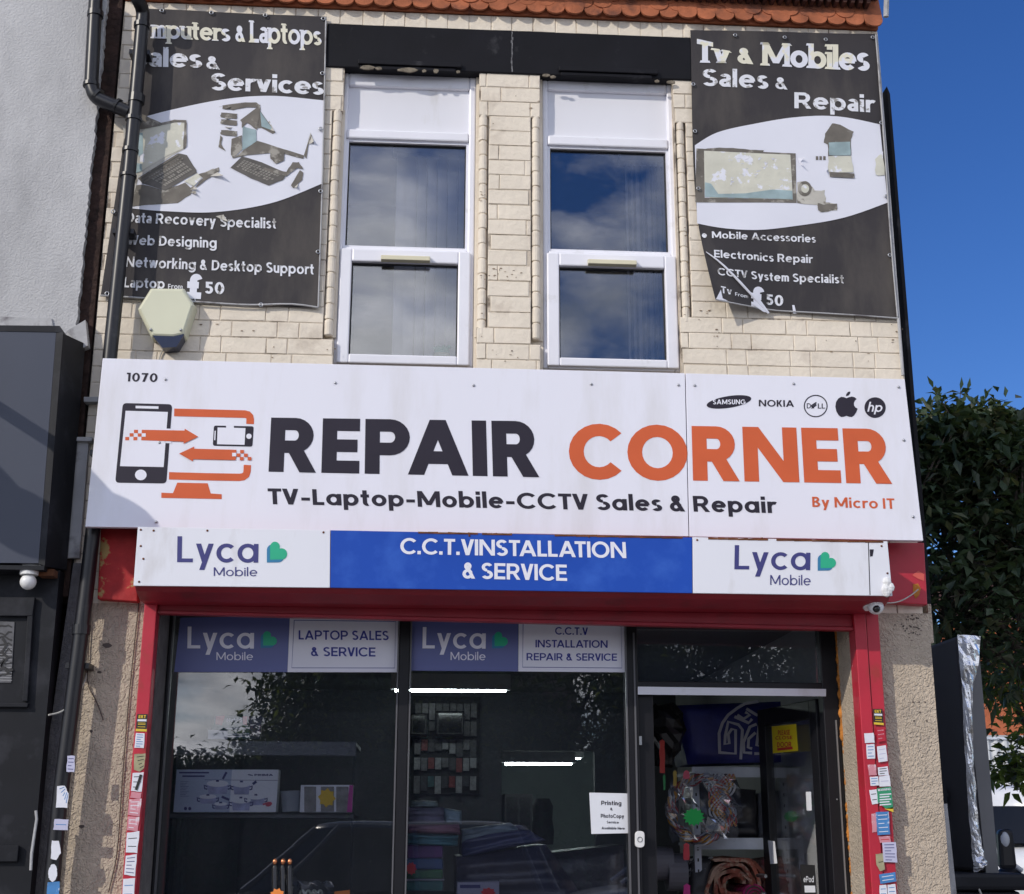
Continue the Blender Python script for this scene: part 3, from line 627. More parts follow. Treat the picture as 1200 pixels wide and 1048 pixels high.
h_ = MB(); h_.box(1.966, 2.021, -.075, .02, 0, 2.57); h_.box(2.024, 2.083, -.068, .02, 0, 2.565); h_.build('guide_rail', M['red_paint'], RS, bevel=.004)

# lower sign on the shutter box
LS = thing('sign_board', 'lower sign strip on the shutter box, blue middle panel between two white mobile network panels', 'sign', (.4, BY, 2.6))
pl = BY
for pts, mt in (([(161.5, 617.5), (387, 621.5), (386.5, 688.8), (156.3, 686.5)], 'panel_white'), ([(387.6, 621.5), (811, 630), (811.5, 695.2), (387.1, 688.8)], 'ink_blue'), ([(811.6, 629.5), (1040, 634.5), (1046, 698.5), (812.1, 695.2)], 'panel_white')):
    b = MB(); poly(b, pts, pl, .0, 0, .011); b.build('panel', M[mt], LS, bevel=.0015)
def heart(gm, bm, x0, x1, y0, y1, pl, lift):
    q = []
    w_, h__ = (x1-x0)*.80, (y1-y0)*.86; X, Yb = x0+(x1-x0)*.20, y0+(y1-y0)*.86
    # heart lying on its point at lower left
    q = [(X, Yb), (X, Yb-h__*.62)] + ell(X+w_*.29, Yb-h__*.70, w_*.29, h__*.30, 0, 12, 180, 350) + [(X+w_*.56, Yb-h__*.60)] + ell(X+w_*.68, Yb-h__*.32, w_*.32, h__*.31, 0, 12, -100, 90)
    poly(gm, q, pl, lift+.0006)
    q2 = [(x-(x1-x0)*.15, y+(y1-y0)*.14) for x, y in q]; poly(bm, q2, pl, lift)
def lyca(L, base, cap, xl, xr, Ml, Mr, mb_, mc, hx, hy, slope, pl, lift, ink, parent, inkm='ink_navy'):
    mb = MB()
    s_ = slope
    text(mb, 'Lyca', [(xl, base), (xr, base+(xr-xl)*s_), (xr+.5, cap+(xr-xl)*s_), (xl+.5, cap)], pl, lift, w=.165, track=.10)
    text(mb, 'Mobile', [(Ml, mb_), (Mr, mb_+(Mr-Ml)*s_), (Mr, mc+(Mr-Ml)*s_), (Ml, mc)], pl, lift, w=.125, track=.12)
    t = mb.build('lettering', M[inkm], parent, recalc=False)
    g_, b_ = MB(), MB(); heart(g_, b_, hx[0], hx[1], hy[0], hy[1], pl, lift)
    lo = g_.build('heart_logo', M['ink_green'], parent, recalc=False); b_.build('heart_shadow', M['teal_ink'], lo, recalc=False)
mk('teal_ink', (.03, .20, .38), .45, var=.05)
lyca('', 659, 628.6, 207.5, 302.6, 250.5, 301.5, 675.2, 665, (311.5, 336.5), (635, 659.5), .006, pl, .0012, None, LS)
lyca('', 667.3, 639, 860.5, 949.3, 902.5, 950, 685.6, 674, (957, 979.5), (647, 669), .012, pl, .0012, None, LS)
b = MB()
text(b, 'C.C.T.VINSTALLATION', [(469, 649.3), (734, 654.3), (733, 635.5), (469.5, 630.7)], pl, .0012, w=.20, track=.07); b.build('lettering', M['ink_white'], LS, recalc=False); b = MB()
text(b, '& SERVICE', [(542, 678), (664.6, 681), (664, 662), (542.5, 659.3)], pl, .0012, w=.20, track=.08, space=.26)
b.build('lettering', M['ink_white'], LS, recalc=False)
b = MB()
for x, y in ((165, 621), (180, 622), (243, 622), (379, 624), (168, 655), (163, 682), (165, 640), (550, 628), (690, 629), (817, 633), (893, 631), (1033, 640), (1040, 672), (985, 634)): b.ball(at(x, y, pl), .005, 5)
b.build('rivet', M['rust'], LS)
b = MB(); poly(b, [(1019, 644), (1024, 644), (1022.5, 652), (1019.5, 652.5)], pl, .001); poly(b, [(1017, 634.3), (1018, 634.3), (1020, 697.5), (1019, 697.5)], pl, .0008); b.build('print_scrap', M['ink_dark'], LS, recalc=False)
b = MB()
for x0, x1 in ((490, 560), (565, 600), (650, 800), (830, 900), (910, 1035)):
    n = 6
    for i in range(n):
        xa, xb = x0+(x1-x0)*i/n, x0+(x1-x0)*(i+1)/n; yy = 622+(xa-387)*.0205
        poly(b, [(xa, yy-.8+rnd.uniform(-.6, .4)), (xb, yy-.8+rnd.uniform(-.6, .4)), (xb, yy+1.2), (xa, yy+1.2)], pl-.002, 0, 0, .004)
b.build('torn_edge', M['rust'], LS)

# ---------------------------------------------------------------- banners
def warpf(ph):
    def w_(p): return .0028*math.sin(p.x*9+ph)*math.sin(p.z*6.3+ph*2)+.0016*noise.noise(V3((p.x*5, ph, p.z*5)))
    return w_
BN = -.020
def bil(q, u, v):
    a = [q[0][i]*(1-u)+q[1][i]*u for i in (0, 1)]; b_ = [q[3][i]*(1-u)+q[2][i]*u for i in (0, 1)]
    return (a[0]*(1-v)+b_[0]*v, a[1]*(1-v)+b_[1]*v)
def sheet(mb, q, nu, nv, pl, m=0, lift=0, cut=None):
    mb.grid([[at(*bil(q, i/nu, j/nv), pl)+V3((0, -lift, 0)) for i in range(nu+1)] for j in range(nv+1)], m)
def strip(mb, top, bot, nv, pl, lift, m=0):
    mb.grid([[at(t[0]*(1-j/nv)+b_[0]*j/nv, t[1]*(1-j/nv)+b_[1]*j/nv, pl)+V3((0, -lift, 0)) for t, b_ in zip(top, bot)] for j in range(nv+1)], m)
def curve(pts, n):
    """smooth curve through photo pixels (Catmull-Rom)"""
    o = []
    for k in range(n+1):
        f = k/n*(len(pts)-1); i = min(int(f), len(pts)-2); t = f-i
        p = [pts[max(i-1, 0)], pts[i], pts[i+1], pts[min(i+2, len(pts)-1)]]
        o.append(tuple(.5*(2*p[1][c]+(p[2][c]-p[0][c])*t+(2*p[0][c]-5*p[1][c]+4*p[2][c]-p[3][c])*t*t+(3*p[1][c]-p[0][c]-3*p[2][c]+p[3][c])*t**3) for c in (0, 1)))
    return o
def jag(pts, a=1.2, n=3, sd_=1):
    r_ = random.Random(sd_); o = []
    for i in range(len(pts)):
        p, q = pts[i], pts[(i+1) % len(pts)]
        for k in range(n): t = k/n; o.append((p[0]*(1-t)+q[0]*t+r_.uniform(-a, a)*(k > 0), p[1]*(1-t)+q[1]*t+r_.uniform(-a, a)*(k > 0)))
    return o
LB1, LB2, LB3, LB4 = .0028, .0042, .0056, .0070
# left banner
NB = thing('banner', 'torn black and white banner about computers and laptops hung behind the drainpipe', 'banner', (-1.0, BN, 4.1))
wf = warpf(.7)
b = MB(); b.warp = wf; q = [(168, 10), (383, 20), (373, 361), (118, 347)]; sheet(b, q, 34, 46, BN); b.build('cloth', M['banner_black'], NB, smooth=True, recalc=False)
b = MB(); b.warp = wf
strip(b, curve([(157, 141), (200, 129), (262, 117), (320, 113), (381, 118)], 30), curve([(140, 243), (190, 248), (250, 249), (320, 238), (377, 216)], 30), 14, BN, LB1)
b.build('white_swoosh', M['banner_white'], NB, smooth=True, recalc=False)
b = MB(); b.warp = wf
text(b, 'mputers', [(178, 45.5), (270, 49), (270, 29), (178, 24)], BN, LB1, w=.21, track=.015, st='sv')
text(b, '&', [(276, 49), (288, 49.5), (288, 31), (276, 30)], BN, LB1, w=.22)
text(b, 'Laptops', [(293, 50), (377, 54), (377, 32), (293, 24)], BN, LB1, w=.20, track=.02, st='sv')
b.build('lettering', M['banner_worn'], NB, recalc=False)
b = MB(); b.warp = wf
text(b, 'Sales', [(153, 78), (237, 80), (237, 59), (154, 55)], BN, LB1, w=.22, track=.05, st='v')
text(b, '&', [(242, 81), (258.5, 82), (258, 67), (242.5, 66)], BN, LB1, w=.19)
text(b, 'Services', [(247, 106), (379.5, 111.5), (379.5, 91), (247.5, 86)], BN, LB1, w=.22, track=.05, st='v')
text(b, 'Data Recovery Specialist', [(148, 261.3), (324, 268.5), (324, 256.5), (149, 249.3)], BN, LB1, w=.20, track=.10, st='v')
text(b, 'Web Designing', [(149, 287), (254, 291), (254, 279), (150, 276)], BN, LB1, w=.20, track=.10, st='v')
text(b, 'Networking & Desktop Support', [(147, 313), (368, 322), (368, 310), (148, 301)], BN, LB1, w=.20, track=.10, st='v')
text(b, 'Laptop', [(145, 337), (193, 338.5), (193, 327), (146, 325)], BN, LB1, w=.20, track=.10, st='v')
text(b, 'From', [(197, 338.5), (214, 339), (214, 333.5), (197, 333)], BN, LB1, w=.18, track=.12, st='v')
text(b, '50', [(240, 344.5), (263, 345.5), (263, 331.5), (240, 330.5)], BN, LB1, w=.22, track=.12)
b.build('lettering', M['banner_text'], NB, recalc=False)
b = MB(); b.warp = wf; text(b, '£', [(219, 350), (236, 351), (238, 322), (220, 321)], BN, LB1, w=.30); b.build('pound_sign', M['banner_white'], NB, recalc=False)
def CQ(pts): return [(140+x/4.8, 120+y/4.8) for x, y in pts]
br, ks, scn, tl, bk = MB(), MB(), MB(), MB(), MB()
for m_ in (br, ks, scn, tl, bk): m_.warp = wf
strip(bk, CQ([(20, 130), (110, 150), (200, 125), (310, 100), (378, 105)]), CQ([(60, 590), (110, 420), (200, 370), (300, 300), (372, 262)]), 8, BN, LB2)
strip(scn, CQ([(115, 180), (150, 150), (265, 125), (368, 112)]), CQ([(118, 395), (150, 372), (265, 305), (362, 262)]), 8, BN, LB3)
poly(tl, CQ([(105, 175), (132, 175), (135, 290), (108, 310)]), BN, LB4); poly(tl, CQ([(92, 345), (125, 350), (130, 390), (90, 402)]), BN, LB4)
poly(br, CQ(jag([(130, 70), (180, 95), (235, 118), (310, 100), (378, 104), (375, 118), (310, 112), (240, 132), (160, 150), (110, 155)], 2)), BN, LB4)
poly(br, CQ(jag([(366, 112), (380, 118), (378, 250), (360, 266)], 2)), BN, LB4)
poly(ks, CQ(jag([(105, 430), (330, 290), (380, 300), (435, 385), (435, 400), (260, 500), (130, 460)], 2)), BN, LB3)
for i in range(3): pstroke(br, CQ([(115+i*12, 430-i*4+i*16), (330+i*14, 300+i*10)]), 1.0, BN, LB4+.001)
poly(br, CQ(jag([(130, 465), (255, 500), (370, 455), (415, 490), (400, 525), (330, 570), (60, 590), (70, 470)], 3)), BN, LB2)
poly(scn, CQ(jag([(365, 450), (440, 402), (465, 430), (420, 475)], 2)), BN, LB4)
poly(br, CQ(jag([(445, 408), (500, 392), (560, 368), (565, 388), (520, 420), (425, 488), (470, 430)], 3)), BN, LB3)
poly(br, CQ(jag([(580, 22), (680, 8), (770, 5), (795, 20), (790, 35), (720, 32), (640, 48), (580, 40)], 2)), BN, LB3)
for y0 in (62, 100, 160): poly(br, CQ(jag([(572, y0), (665, y0+8), (660, y0+36), (570, y0+24)], 3)), BN, LB3)
poly(br, CQ(jag([(568, 190), (558, 255), (600, 280), (575, 240), (580, 200)], 2)), BN, LB3)
poly(br, CQ(jag([(632, 210), (690, 190), (690, 270), (640, 318), (628, 300)], 2)), BN, LB3)
poly(br, CQ(jag([(680, 105), (790, 22), (795, 42), (775, 160), (720, 120), (690, 150), (690, 120)], 2)), BN, LB3)
poly(tl, CQ([(694, 140), (770, 160), (772, 225), (692, 275)]), BN, LB3); poly(tl, CQ([(792, 55), (870, 165), (800, 140)]), BN, LB3)
poly(br, CQ(jag([(776, 150), (792, 50), (878, 172), (862, 180), (800, 148)], 1)), BN, LB2)
poly(br, CQ(jag([(775, 220), (920, 265), (1040, 302), (1035, 320), (900, 285), (720, 300), (640, 320), (690, 280)], 2)), BN, LB3)
poly(br, CQ(jag([(850, 280), (930, 285), (925, 330), (880, 348), (850, 320)], 2)), BN, LB4)
poly(br, CQ(jag([(1038, 300), (1075, 172), (1085, 200), (1095, 236), (1070, 215), (1052, 320)], 2)), BN, LB3)
poly(ks, CQ(jag([(625, 370), (690, 308), (800, 340), (945, 400), (920, 440), (840, 470), (740, 430)], 2)), BN, LB3)
poly(br, CQ(jag([(800, 370), (940, 395), (975, 340), (1010, 340), (1035, 380), (1000, 372), (940, 420), (820, 385)], 2)), BN, LB4)
poly(br, CQ(jag([(965, 470), (1015, 385), (1035, 400), (1030, 440), (980, 488)], 3)), BN, LB3)
kb = MB(); kb.warp = wf; r_ = random.Random(17)
for q, nu_, nv_ in ((CQ([(150, 420), (322, 312), (415, 385), (262, 478)]), 13, 5), (CQ([(655, 366), (700, 326), (920, 404), (846, 452)]), 5, 13)):
    for i in range(nu_):
        for j in range(nv_):
            if r_.random() < .1: continue
            c4 = [bil(q, (i+a)/nu_, (j+b_)/nv_) for a, b_ in ((.14, .16), (.86, .16), (.86, .84), (.14, .84))]; poly(kb, c4, BN, LB4)
im = bk.build('torn_picture', M['banner_back'], NB, recalc=False); kb.build('key_print', M['print_key'], im, recalc=False)
for m_, nm, mt in ((br, 'dark_print', 'print_brown'), (ks, 'keyboard_print', 'print_keys'), (scn, 'screen_print', 'print_screen'), (tl, 'teal_print', 'print_teal')): m_.build(nm, M[mt], im, recalc=False)
# lifted scraps of torn vinyl
fl = MB()
def flap(a, b_, tip, h, pl, m=0, lift=LB2):
    A_, B_, T_ = at(*a, pl)+V3((0, -lift, 0)), at(*b_, pl)+V3((0, -lift, 0)), at(*tip, pl)+V3((0, -h, 0)); mA, mB = (A_+T_)/2+V3((0, -h*.1, 0)), (B_+T_)/2+V3((0, -h*.1, 0))
    for i in range(4):
        t0, t1 = i/4, (i+1)/4
        f_ = lambda t, P: P*(1-t)+T_*t+V3((0, h*.35*math.sin(math.pi*t), 0))
        fl.face([f_(t0, A_), f_(t0, B_), f_(t1, B_), f_(t1, A_)], m)
for a in ((233, 206, 250, 198, 263, 209, .03), (214, 222, 228, 220, 231, 230, .02), (309, 148, 316, 142, 322, 156, .015), (360, 170, 364, 156, 368, 168, .02), (341, 218, 352, 208, 348, 222, .02), (256, 126, 280, 121, 268, 128, .015), (258, 134, 278, 137, 266, 141, .018), (258, 146, 278, 148, 268, 152, .018), (253, 254, 262, 252, 268, 262, .02), (213, 222, 224, 214, 232, 224, .02)): flap(a[0:2], a[2:4], a[4:6], a[6], BN)
fl.build('lifted_scrap', M['banner_back'], NB, recalc=False)
e = MB(); e.tube([p+V3((0, -.004, 0)) for p in [at(*c, BN) for c in curve([(382, 21), (380, 120), (377, 240), (373, 361)], 12)]], .004, 6)
e.tube([p+V3((0, -.006, 0)) for p in [at(*c, BN) for c in curve([(118, 347), (200, 352), (240, 355), (290, 358), (340, 357), (373, 361)], 16)]], .005, 6)
e.build('hem', M['pale_render'], NB, smooth=True)
e = MB()
for x, y in ((190, 13.5), (248, 16), (311, 19), (379, 23), (378, 87), (376, 152), (376, 225), (373, 296), (306, 358), (227, 353), (133, 249), (126, 345)):
    c = at(x, y, BN)+V3((0, -.008, 0))
    e.tube([c+V3((math.cos(t)*.009, 0, math.sin(t)*.009)) for t in [2*math.pi*i/14 for i in range(15)]], .0028, 6)
e.build('eyelet', M['steel'], NB, smooth=True)
# right banner
RB = thing('banner', 'torn black and white banner about TVs and mobiles with its lower corner curling', 'banner', (1.8, BN, 4.0))
wf2_ = warpf(2.1)
bc = [at(809, 35, BN), at(1027, 40, BN), at(1053, 373, BN), at(834, 359, BN)]
def wf2(p):
    u = (p.x-bc[3].x)/(bc[2].x-bc[3].x); v = (bc[0].z-p.z)/(bc[0].z-bc[3].z); c_ = max(0, 1-u/.34)*max(0, (v-.72)/.28)
    return wf2_(p)-.085*c_**1.2
b = MB(); b.warp = wf2
def rq(u, v):                                       # the sheet, its lower left corner pulled forward and in
    p = bil([(809, 35), (1027, 40), (1053, 373), (834, 359)], u, v)
    y_ = .0
    c_ = max(0, 1-u/.32)*max(0, (v-.70)/.30); return p[0], p[1], 0
nu, nv = 40, 56
rowsb = []
for j in range(nv+1):
    r_ = []
    for i in range(nu+1):
        x, y, dy = rq(i/nu, j/nv)
        if i == 0 or True:
            lx = max(0, 1-i/nu/.2)
            x -= lx*9*math.sin(math.pi*(j/nv)**1.25)
        r_.append(at(x, y, BN+dy) if dy else at(x, y, BN))
    rowsb.append(r_)
b.grid(rowsb); b.build('cloth', M['banner_black'], RB, smooth=True, recalc=False)
b = MB(); b.warp = wf2
strip(b, curve([(814, 171), (840, 156), (880, 146), (930, 138), (980, 137), (1031, 146)], 30), curve([(817, 262), (850, 268), (890, 270), (935, 265), (990, 255), (1040, 238)], 30), 14, BN, LB1)
b.build('white_swoosh', M['banner_white'], RB, smooth=True, recalc=False)
def DQ(pts): return [(810+x/4.7625, 40+y/4.7625) for x, y in pts]
b = MB(); b.warp = wf2
text(b, 'Tv', DQ([(32, 160), (215, 166), (215, 70), (32, 26)]), BN, LB1, w=.24, track=.0, st='s')
text(b, '&', DQ([(258, 165), (350, 172), (345, 85), (258, 78)]), BN, LB1, w=.26)
text(b, 'Mobiles', DQ([(395, 178), (995, 208), (995, 72), (395, 50)]), BN, LB1, w=.225, track=.015, st='s')
b.build('lettering', M['banner_worn'], RB, recalc=False)
b = MB(); b.warp = wf2
text(b, 'Sales', DQ([(62, 290), (430, 308), (430, 207), (62, 196)]), BN, LB1, w=.21, track=.08, st='v')
text(b, '&', DQ([(470, 306), (540, 312), (538, 246), (470, 242)]), BN, LB1, w=.19)
text(b, 'Repair', DQ([(575, 415), (1022, 440), (1020, 346), (575, 326)]), BN, LB1, w=.21, track=.08, st='v')
def EQ(pts): return [(810+x/4.8, 240+y/4.8) for x, y in pts]
poly(b, EQ(ell(72, 178, 14, 14)), BN, LB1)
text(b, 'Mobile Accessories', EQ([(115, 192), (702, 215), (700, 172), (115, 152)]), BN, LB1, w=.20, track=.10, st='v')
text(b, 'Electronics Repair', EQ([(122, 310), (682, 330), (680, 285), (122, 265)]), BN, LB1, w=.20, track=.10, st='v')
text(b, 'CCTV System Specialist', EQ([(137, 417), (858, 446), (856, 398), (137, 374)]), BN, LB1, w=.20, track=.10, st='v')
text(b, 'Tv', EQ([(152, 526), (216, 530), (216, 490), (152, 484)]), BN, LB1, w=.20, track=.10, st='v')
text(b, 'From', EQ([(235, 532), (312, 540), (312, 520), (235, 512)]), BN, LB1, w=.18, track=.12, st='v')
text(b, '50', EQ([(418, 565), (518, 570), (518, 510), (418, 505)]), BN, LB1, w=.22, track=.12)
b.build('lettering', M['banner_text'], RB, recalc=False)
b = MB(); b.warp = wf2; text(b, '£', EQ([(330, 590), (405, 600), (412, 470), (330, 465)]), BN, LB1, w=.30)
poly(b, EQ([(118, 570), (150, 508), (158, 560), (190, 572)]), BN, .006); poly(b, EQ([(330, 570), (380, 540), (440, 615), (400, 610)]), BN, .008); poly(b, EQ([(568, 565), (580, 565), (592, 612), (574, 612)]), BN, LB1)
b.build('pound_sign', M['banner_white'], RB, recalc=False)
br, scn, tl, bk = MB(), MB(), MB(), MB()
for m_ in (br, scn, tl, bk): m_.warp = wf2
sheet(br, DQ([(28, 642), (582, 668), (587, 945), (22, 940)]), 16, 12, BN, 0, LB2); poly(br, DQ(jag([(28, 650), (200, 655), (400, 665), (405, 650), (330, 648), (230, 638), (120, 640)], 3)), BN, LB2)
sheet(scn, DQ([(70, 655), (552, 676), (566, 928), (75, 915)]), 14, 10, BN, 0, LB3)
strip(tl, DQ([(76, 830), (110, 838), (150, 895), (300, 893), (450, 872), (562, 878)]), DQ([(76, 911), (110, 912), (150, 914), (300, 919), (450, 923), (564, 926)]), 4, BN, LB4)
poly(bk, DQ(jag([(590, 830), (640, 822), (690, 875), (745, 872), (750, 940), (815, 950), (815, 985), (720, 995), (700, 955), (590, 945)], 4)), BN, LB2)
poly(br, DQ(ell(632, 866, 38, 42)), BN, LB3); poly(scn, DQ(ell(634, 866, 22, 24)), BN, LB4)
poly(br, DQ(jag([(705, 945), (740, 955), (812, 948), (818, 975), (730, 996), (708, 985)], 3)), BN, LB3)
poly(br, DQ(jag([(745, 560), (785, 502), (830, 510), (905, 548), (890, 590), (893, 680), (762, 685), (760, 620), (738, 610)], 2)), BN, LB2)
poly(tl, DQ(jag([(765, 610), (885, 605), (888, 680), (768, 680)], 2)), BN, LB3)
poly(scn, DQ(jag([(762, 686), (892, 684), (905, 775), (765, 772)], 3)), BN, LB3)
poly(br, DQ([(768, 772), (908, 782), (910, 808), (772, 800)]), BN, LB4)
for x in (694, 714, 735): poly(br, DQ([(x, 684), (x+14, 685), (x+14, 706), (x, 705)]), BN, LB2)
poly(scn, DQ(jag([(1025, 700), (1070, 655), (1078, 790), (1030, 790)], 4)), BN, LB3)
im = bk.build('torn_picture', M['banner_back'], RB, recalc=False)
for m_, nm, mt in ((br, 'dark_print', 'print_brown'), (scn, 'screen_print', 'print_screen'), (tl, 'teal_print', 'print_teal')): m_.build(nm, M[mt], im, recalc=False)
fl = MB()
for a in DQ([(585, 670), (600, 720), (620, 750)]),: flap(a[0], a[1], a[2], .03, BN)
for p in ((890, 545, 905, 552, 902, 570, .02), (790, 735, 760, 760, 745, 775, .02), (600, 725, 590, 690, 625, 700, .03), (880, 700, 900, 730, 875, 720, .015), (780, 440, 800, 442, 795, 425, .02)):
    a = DQ([p[0:2], p[2:4], p[4:6]]); flap(a[0], a[1], a[2], p[6], BN)
r_ = random.Random(3)
for i in range(22):
    x, y = r_.uniform(200, 520), r_.uniform(690, 870); a = DQ([(x, y), (x+r_.uniform(8, 30), y+r_.uniform(-8, 8)), (x+r_.uniform(-5, 20), y+r_.uniform(8, 24))]); flap(a[0], a[1], a[2], r_.uniform(.007, .012), BN, 0, LB4)
fl.build('lifted_scrap', M['banner_white'], RB, recalc=False)
e = MB(); e.tube([at(*c, BN-.012) for c in curve([(1026, 41), (1036, 160), (1043, 270), (1052, 371)], 12)], .004, 6)
e.tube([at(*bil([(809, 35), (1027, 40), (1053, 373), (834, 359)], i/20, 1), BN-.004) for i in range(21)], .004, 6)
e.warp = wf2; e.build('hem', M['pale_render'], RB, smooth=True)
fold = MB(); pf = [at(*c, BN-y_) for c, y_ in zip(curve([(826, 298), (845, 313), (870, 338), (900, 368)], 8), [.006]*9)]
fold.warp = wf2
fold.tube(pf, [.002, .004, .005, .006, .007, .008, .007, .006, .003], 6); fold.build('fold', M['banner_white'], RB, smooth=True)
e = MB()
for x, y in ((861, 42.5), (919, 45), (967, 47.5), (1022, 45), (812, 100), (814, 155), (1032, 145), (1038, 231), (1042, 300), (818, 222)):
    c = at(x, y, BN)+V3((0, -.010, 0))
    e.tube([c+V3((math.cos(t)*.008, 0, math.sin(t)*.008)) for t in [2*math.pi*i/14 for i in range(15)]], .0028, 6)
e.build('eyelet', M['steel'], RB, smooth=True)
# ---------------------------------------------------------------- alarm box
AB = thing('alarm_box', 'cream hexagonal burglar alarm box with a dark blue lower lens under the left banner', 'alarm box', at(197, 380, 0))
def AQ(pts): return [(60+x/4.765, 200+y/4.765) for x, y in pts]
front = [at(x, y, -.075) for x, y in AQ([(560, 662), (735, 664), (790, 752), (738, 912), (682, 925), (565, 920), (490, 772)])]
fr_c = sum(front, V3())/7
ring1 = [p for p in front]; back = [V3((c.x+(p.x-c.x)*1.10, -.002, c.z+(p.z-c.z)*1.10)) for p in front for c in [fr_c]]
mid = [V3((fr_c.x+(p.x-fr_c.x)*1.07, -.060, fr_c.z+(p.z-fr_c.z)*1.07)) for p in front]
inn = [V3((fr_c.x+(p.x-fr_c.x)*.93, -.080, fr_c.z+(p.z-fr_c.z)*.93)) for p in front]
b = MB(); b.grid([back, mid, ring1, inn], 0, True); b.face(inn); b.build('cover', M['alarm_cream'], AB, bevel=.004)
b = MB(); lens = [at(x, y, -.079) for x, y in AQ([(566, 921), (682, 926), (742, 912), (700, 985), (620, 990)])]; lb = [V3((p.x, -.004, p.z)) for p in lens]
b.grid([lb, lens], 0, True); b.face(lens); b.build('lens', M['alarm_blue'], AB, bevel=.004)
b = MB()
for x, y in AQ([(556, 888), (724, 890)]): b.ball(at(x, y, -.082), .007, 6)
b.build('screw', M['steel'], AB, smooth=True)
b = MB(); b.tube([at(*c, -.012) for c in curve([(196, 404), (190, 412), (187, 420), (186, 432)], 6)], .003, 6); b.build('cable', M['cable_grey'], AB)

# ---------------------------------------------------------------- drainpipe
DP = thing('drainpipe', 'black drainpipe with a branch from the left running down behind the big sign', 'drainpipe', at(62, 1100, -.10))
Yp = -.105
def pp(pts, Y=Yp): return [at(x, y, Y) for x, y in pts]
def smooth_path(P, r=.05, n=5):
    o = [P[0]]
    for i in range(1, len(P)-1):
        a, c, e = P[i-1], P[i], P[i+1]; ra = min(r, (a-c).length*.45, (e-c).length*.45); A_ = c+(a-c).normalized()*ra; E_ = c+(e-c).normalized()*ra
        for k in range(n+1): t = k/n; o.append(A_*(1-t)**2+c*2*t*(1-t)+E_*t*t)
    return o+[P[-1]]
b = MB(); top = [at(158, -14, -.20), at(161, -2, -.19)] + pp([(168, 13), (158.8, 118), (151.3, 200), (129, 416), (110, 612), (99.5, 706), (71, 932), (54, 1100)])
b.tube(smooth_path(top, .06), .0335, 18); b.build('pipe', M['pipe_black'], DP, smooth=True)
b = MB(); b.tube(smooth_path(pp([(113, -14), (111, 20), (106.8, 101), (112, 115), (152, 132)], -.10), .05), .034, 18); b.build('branch', M['pipe_black'], DP, smooth=True)
b = MB()
for (p, q, Y) in (((166.4, 28), (166, 33), Yp), ((160.6, 112), (159.6, 121), Yp), ((156.8, 138), (156.4, 142), Yp), ((153, 175), (152.6, 179), Yp), ((112, 14), (111.6, 20), -.10), ((107, 98), (106.7, 102), -.10), ((113, 112), (116, 114), -.10), ((136, 124), (139, 125.5), -.10), ((96, 733), (95, 744), Yp), ((150.6, 205), (150.3, 208), Yp)):
    b.tube([at(*p, Y), at(*q, Y)], .0395, 18)
b.build('collar', M['pipe_black'], DP, smooth=False, bevel=.002)
b = MB()
for x, y in ((163, 60), (144, 270), (118, 530), (90, 780)):
    c = at(x, y, Yp); b.box(c.x-.05, c.x+.05, -.10, -.004, c.z-.012, c.z+.012)
b.build('bracket', M['pipe_black'], DP)

# ---------------------------------------------------------------- the neighbouring building
N = thing('neighbouring_building', 'grey rendered building with a black shop fascia at the left of the photo', 'building', (-3.5, 0, 0))
b = MB(); rj = random.Random(9); edge = []
zt, zb_ = 6.5, 3.70; n = 150
for i in range(n+1):
    z = zb_+(zt-zb_)*i/n; edge.append(V3((-1.662+.007*noise.noise(V3((0, 7, z*9)))+rj.uniform(-.004, .004), -.05, z)))
bot = [V3((-6.5, -.05, 3.74))]
for i in range(30):
    x = -6.4+i*.158; bot.append(V3((x, -.05, 3.735+.02*noise.noise(V3((x*5, 2, 0)))-.05*max(0, (x+1.95)/.28))))
b.slab(bot+edge+[V3((-6.5, -.05, zt))], (0, .25, 0)); b.build('wall', M['grey_render'], N)
b = MB(); b.box(-6.5, -1.595, -.012, .2, 2.60, 6.5); b.box(-6.5, -1.60, .21, 9, 0, 6.5); b.build('party_edge', M['broken_brick'], N)
b = MB(); c = [at(78, 388, -.06), at(100, 375, -.06), at(103, 405, -.06), at(96, 408, -.06)]; b.slab(c, (0, .05, 0))
b.slab([at(0, 371, -.06), at(60, 373, -.06), at(62, 383, -.06), at(0, 384, -.06)], (0, .02, 0)); b.build('broken_ledge', M['pale_render'], N)
# grey pilaster and ledges between the two shops
b = MB(); b.slab([at(84, 516, -.03), at(104, 516, -.03), at(93, 654, -.03), at(72, 654, -.03)], (0, .04, 0)); b.slab([at(82, 512, -.05), at(108, 512, -.05), at(108, 517, -.05), at(82, 517, -.05)], (0, .06, 0)); b.slab([at(98, 465, -.05), at(116, 465, -.05), at(115, 471, -.05), at(98, 471, -.05)], (0, .06, 0))
b.build('pilaster', M['pale_render'], N, bevel=.003)
b = MB(); b.slab([at(86, 660, -.02), at(108, 660, -.02), at(66, 1060, -.02), at(30, 1060, -.02)], (0, .1, 0)); b.build('rough_strip', M['shaded_pebbledash'], N)
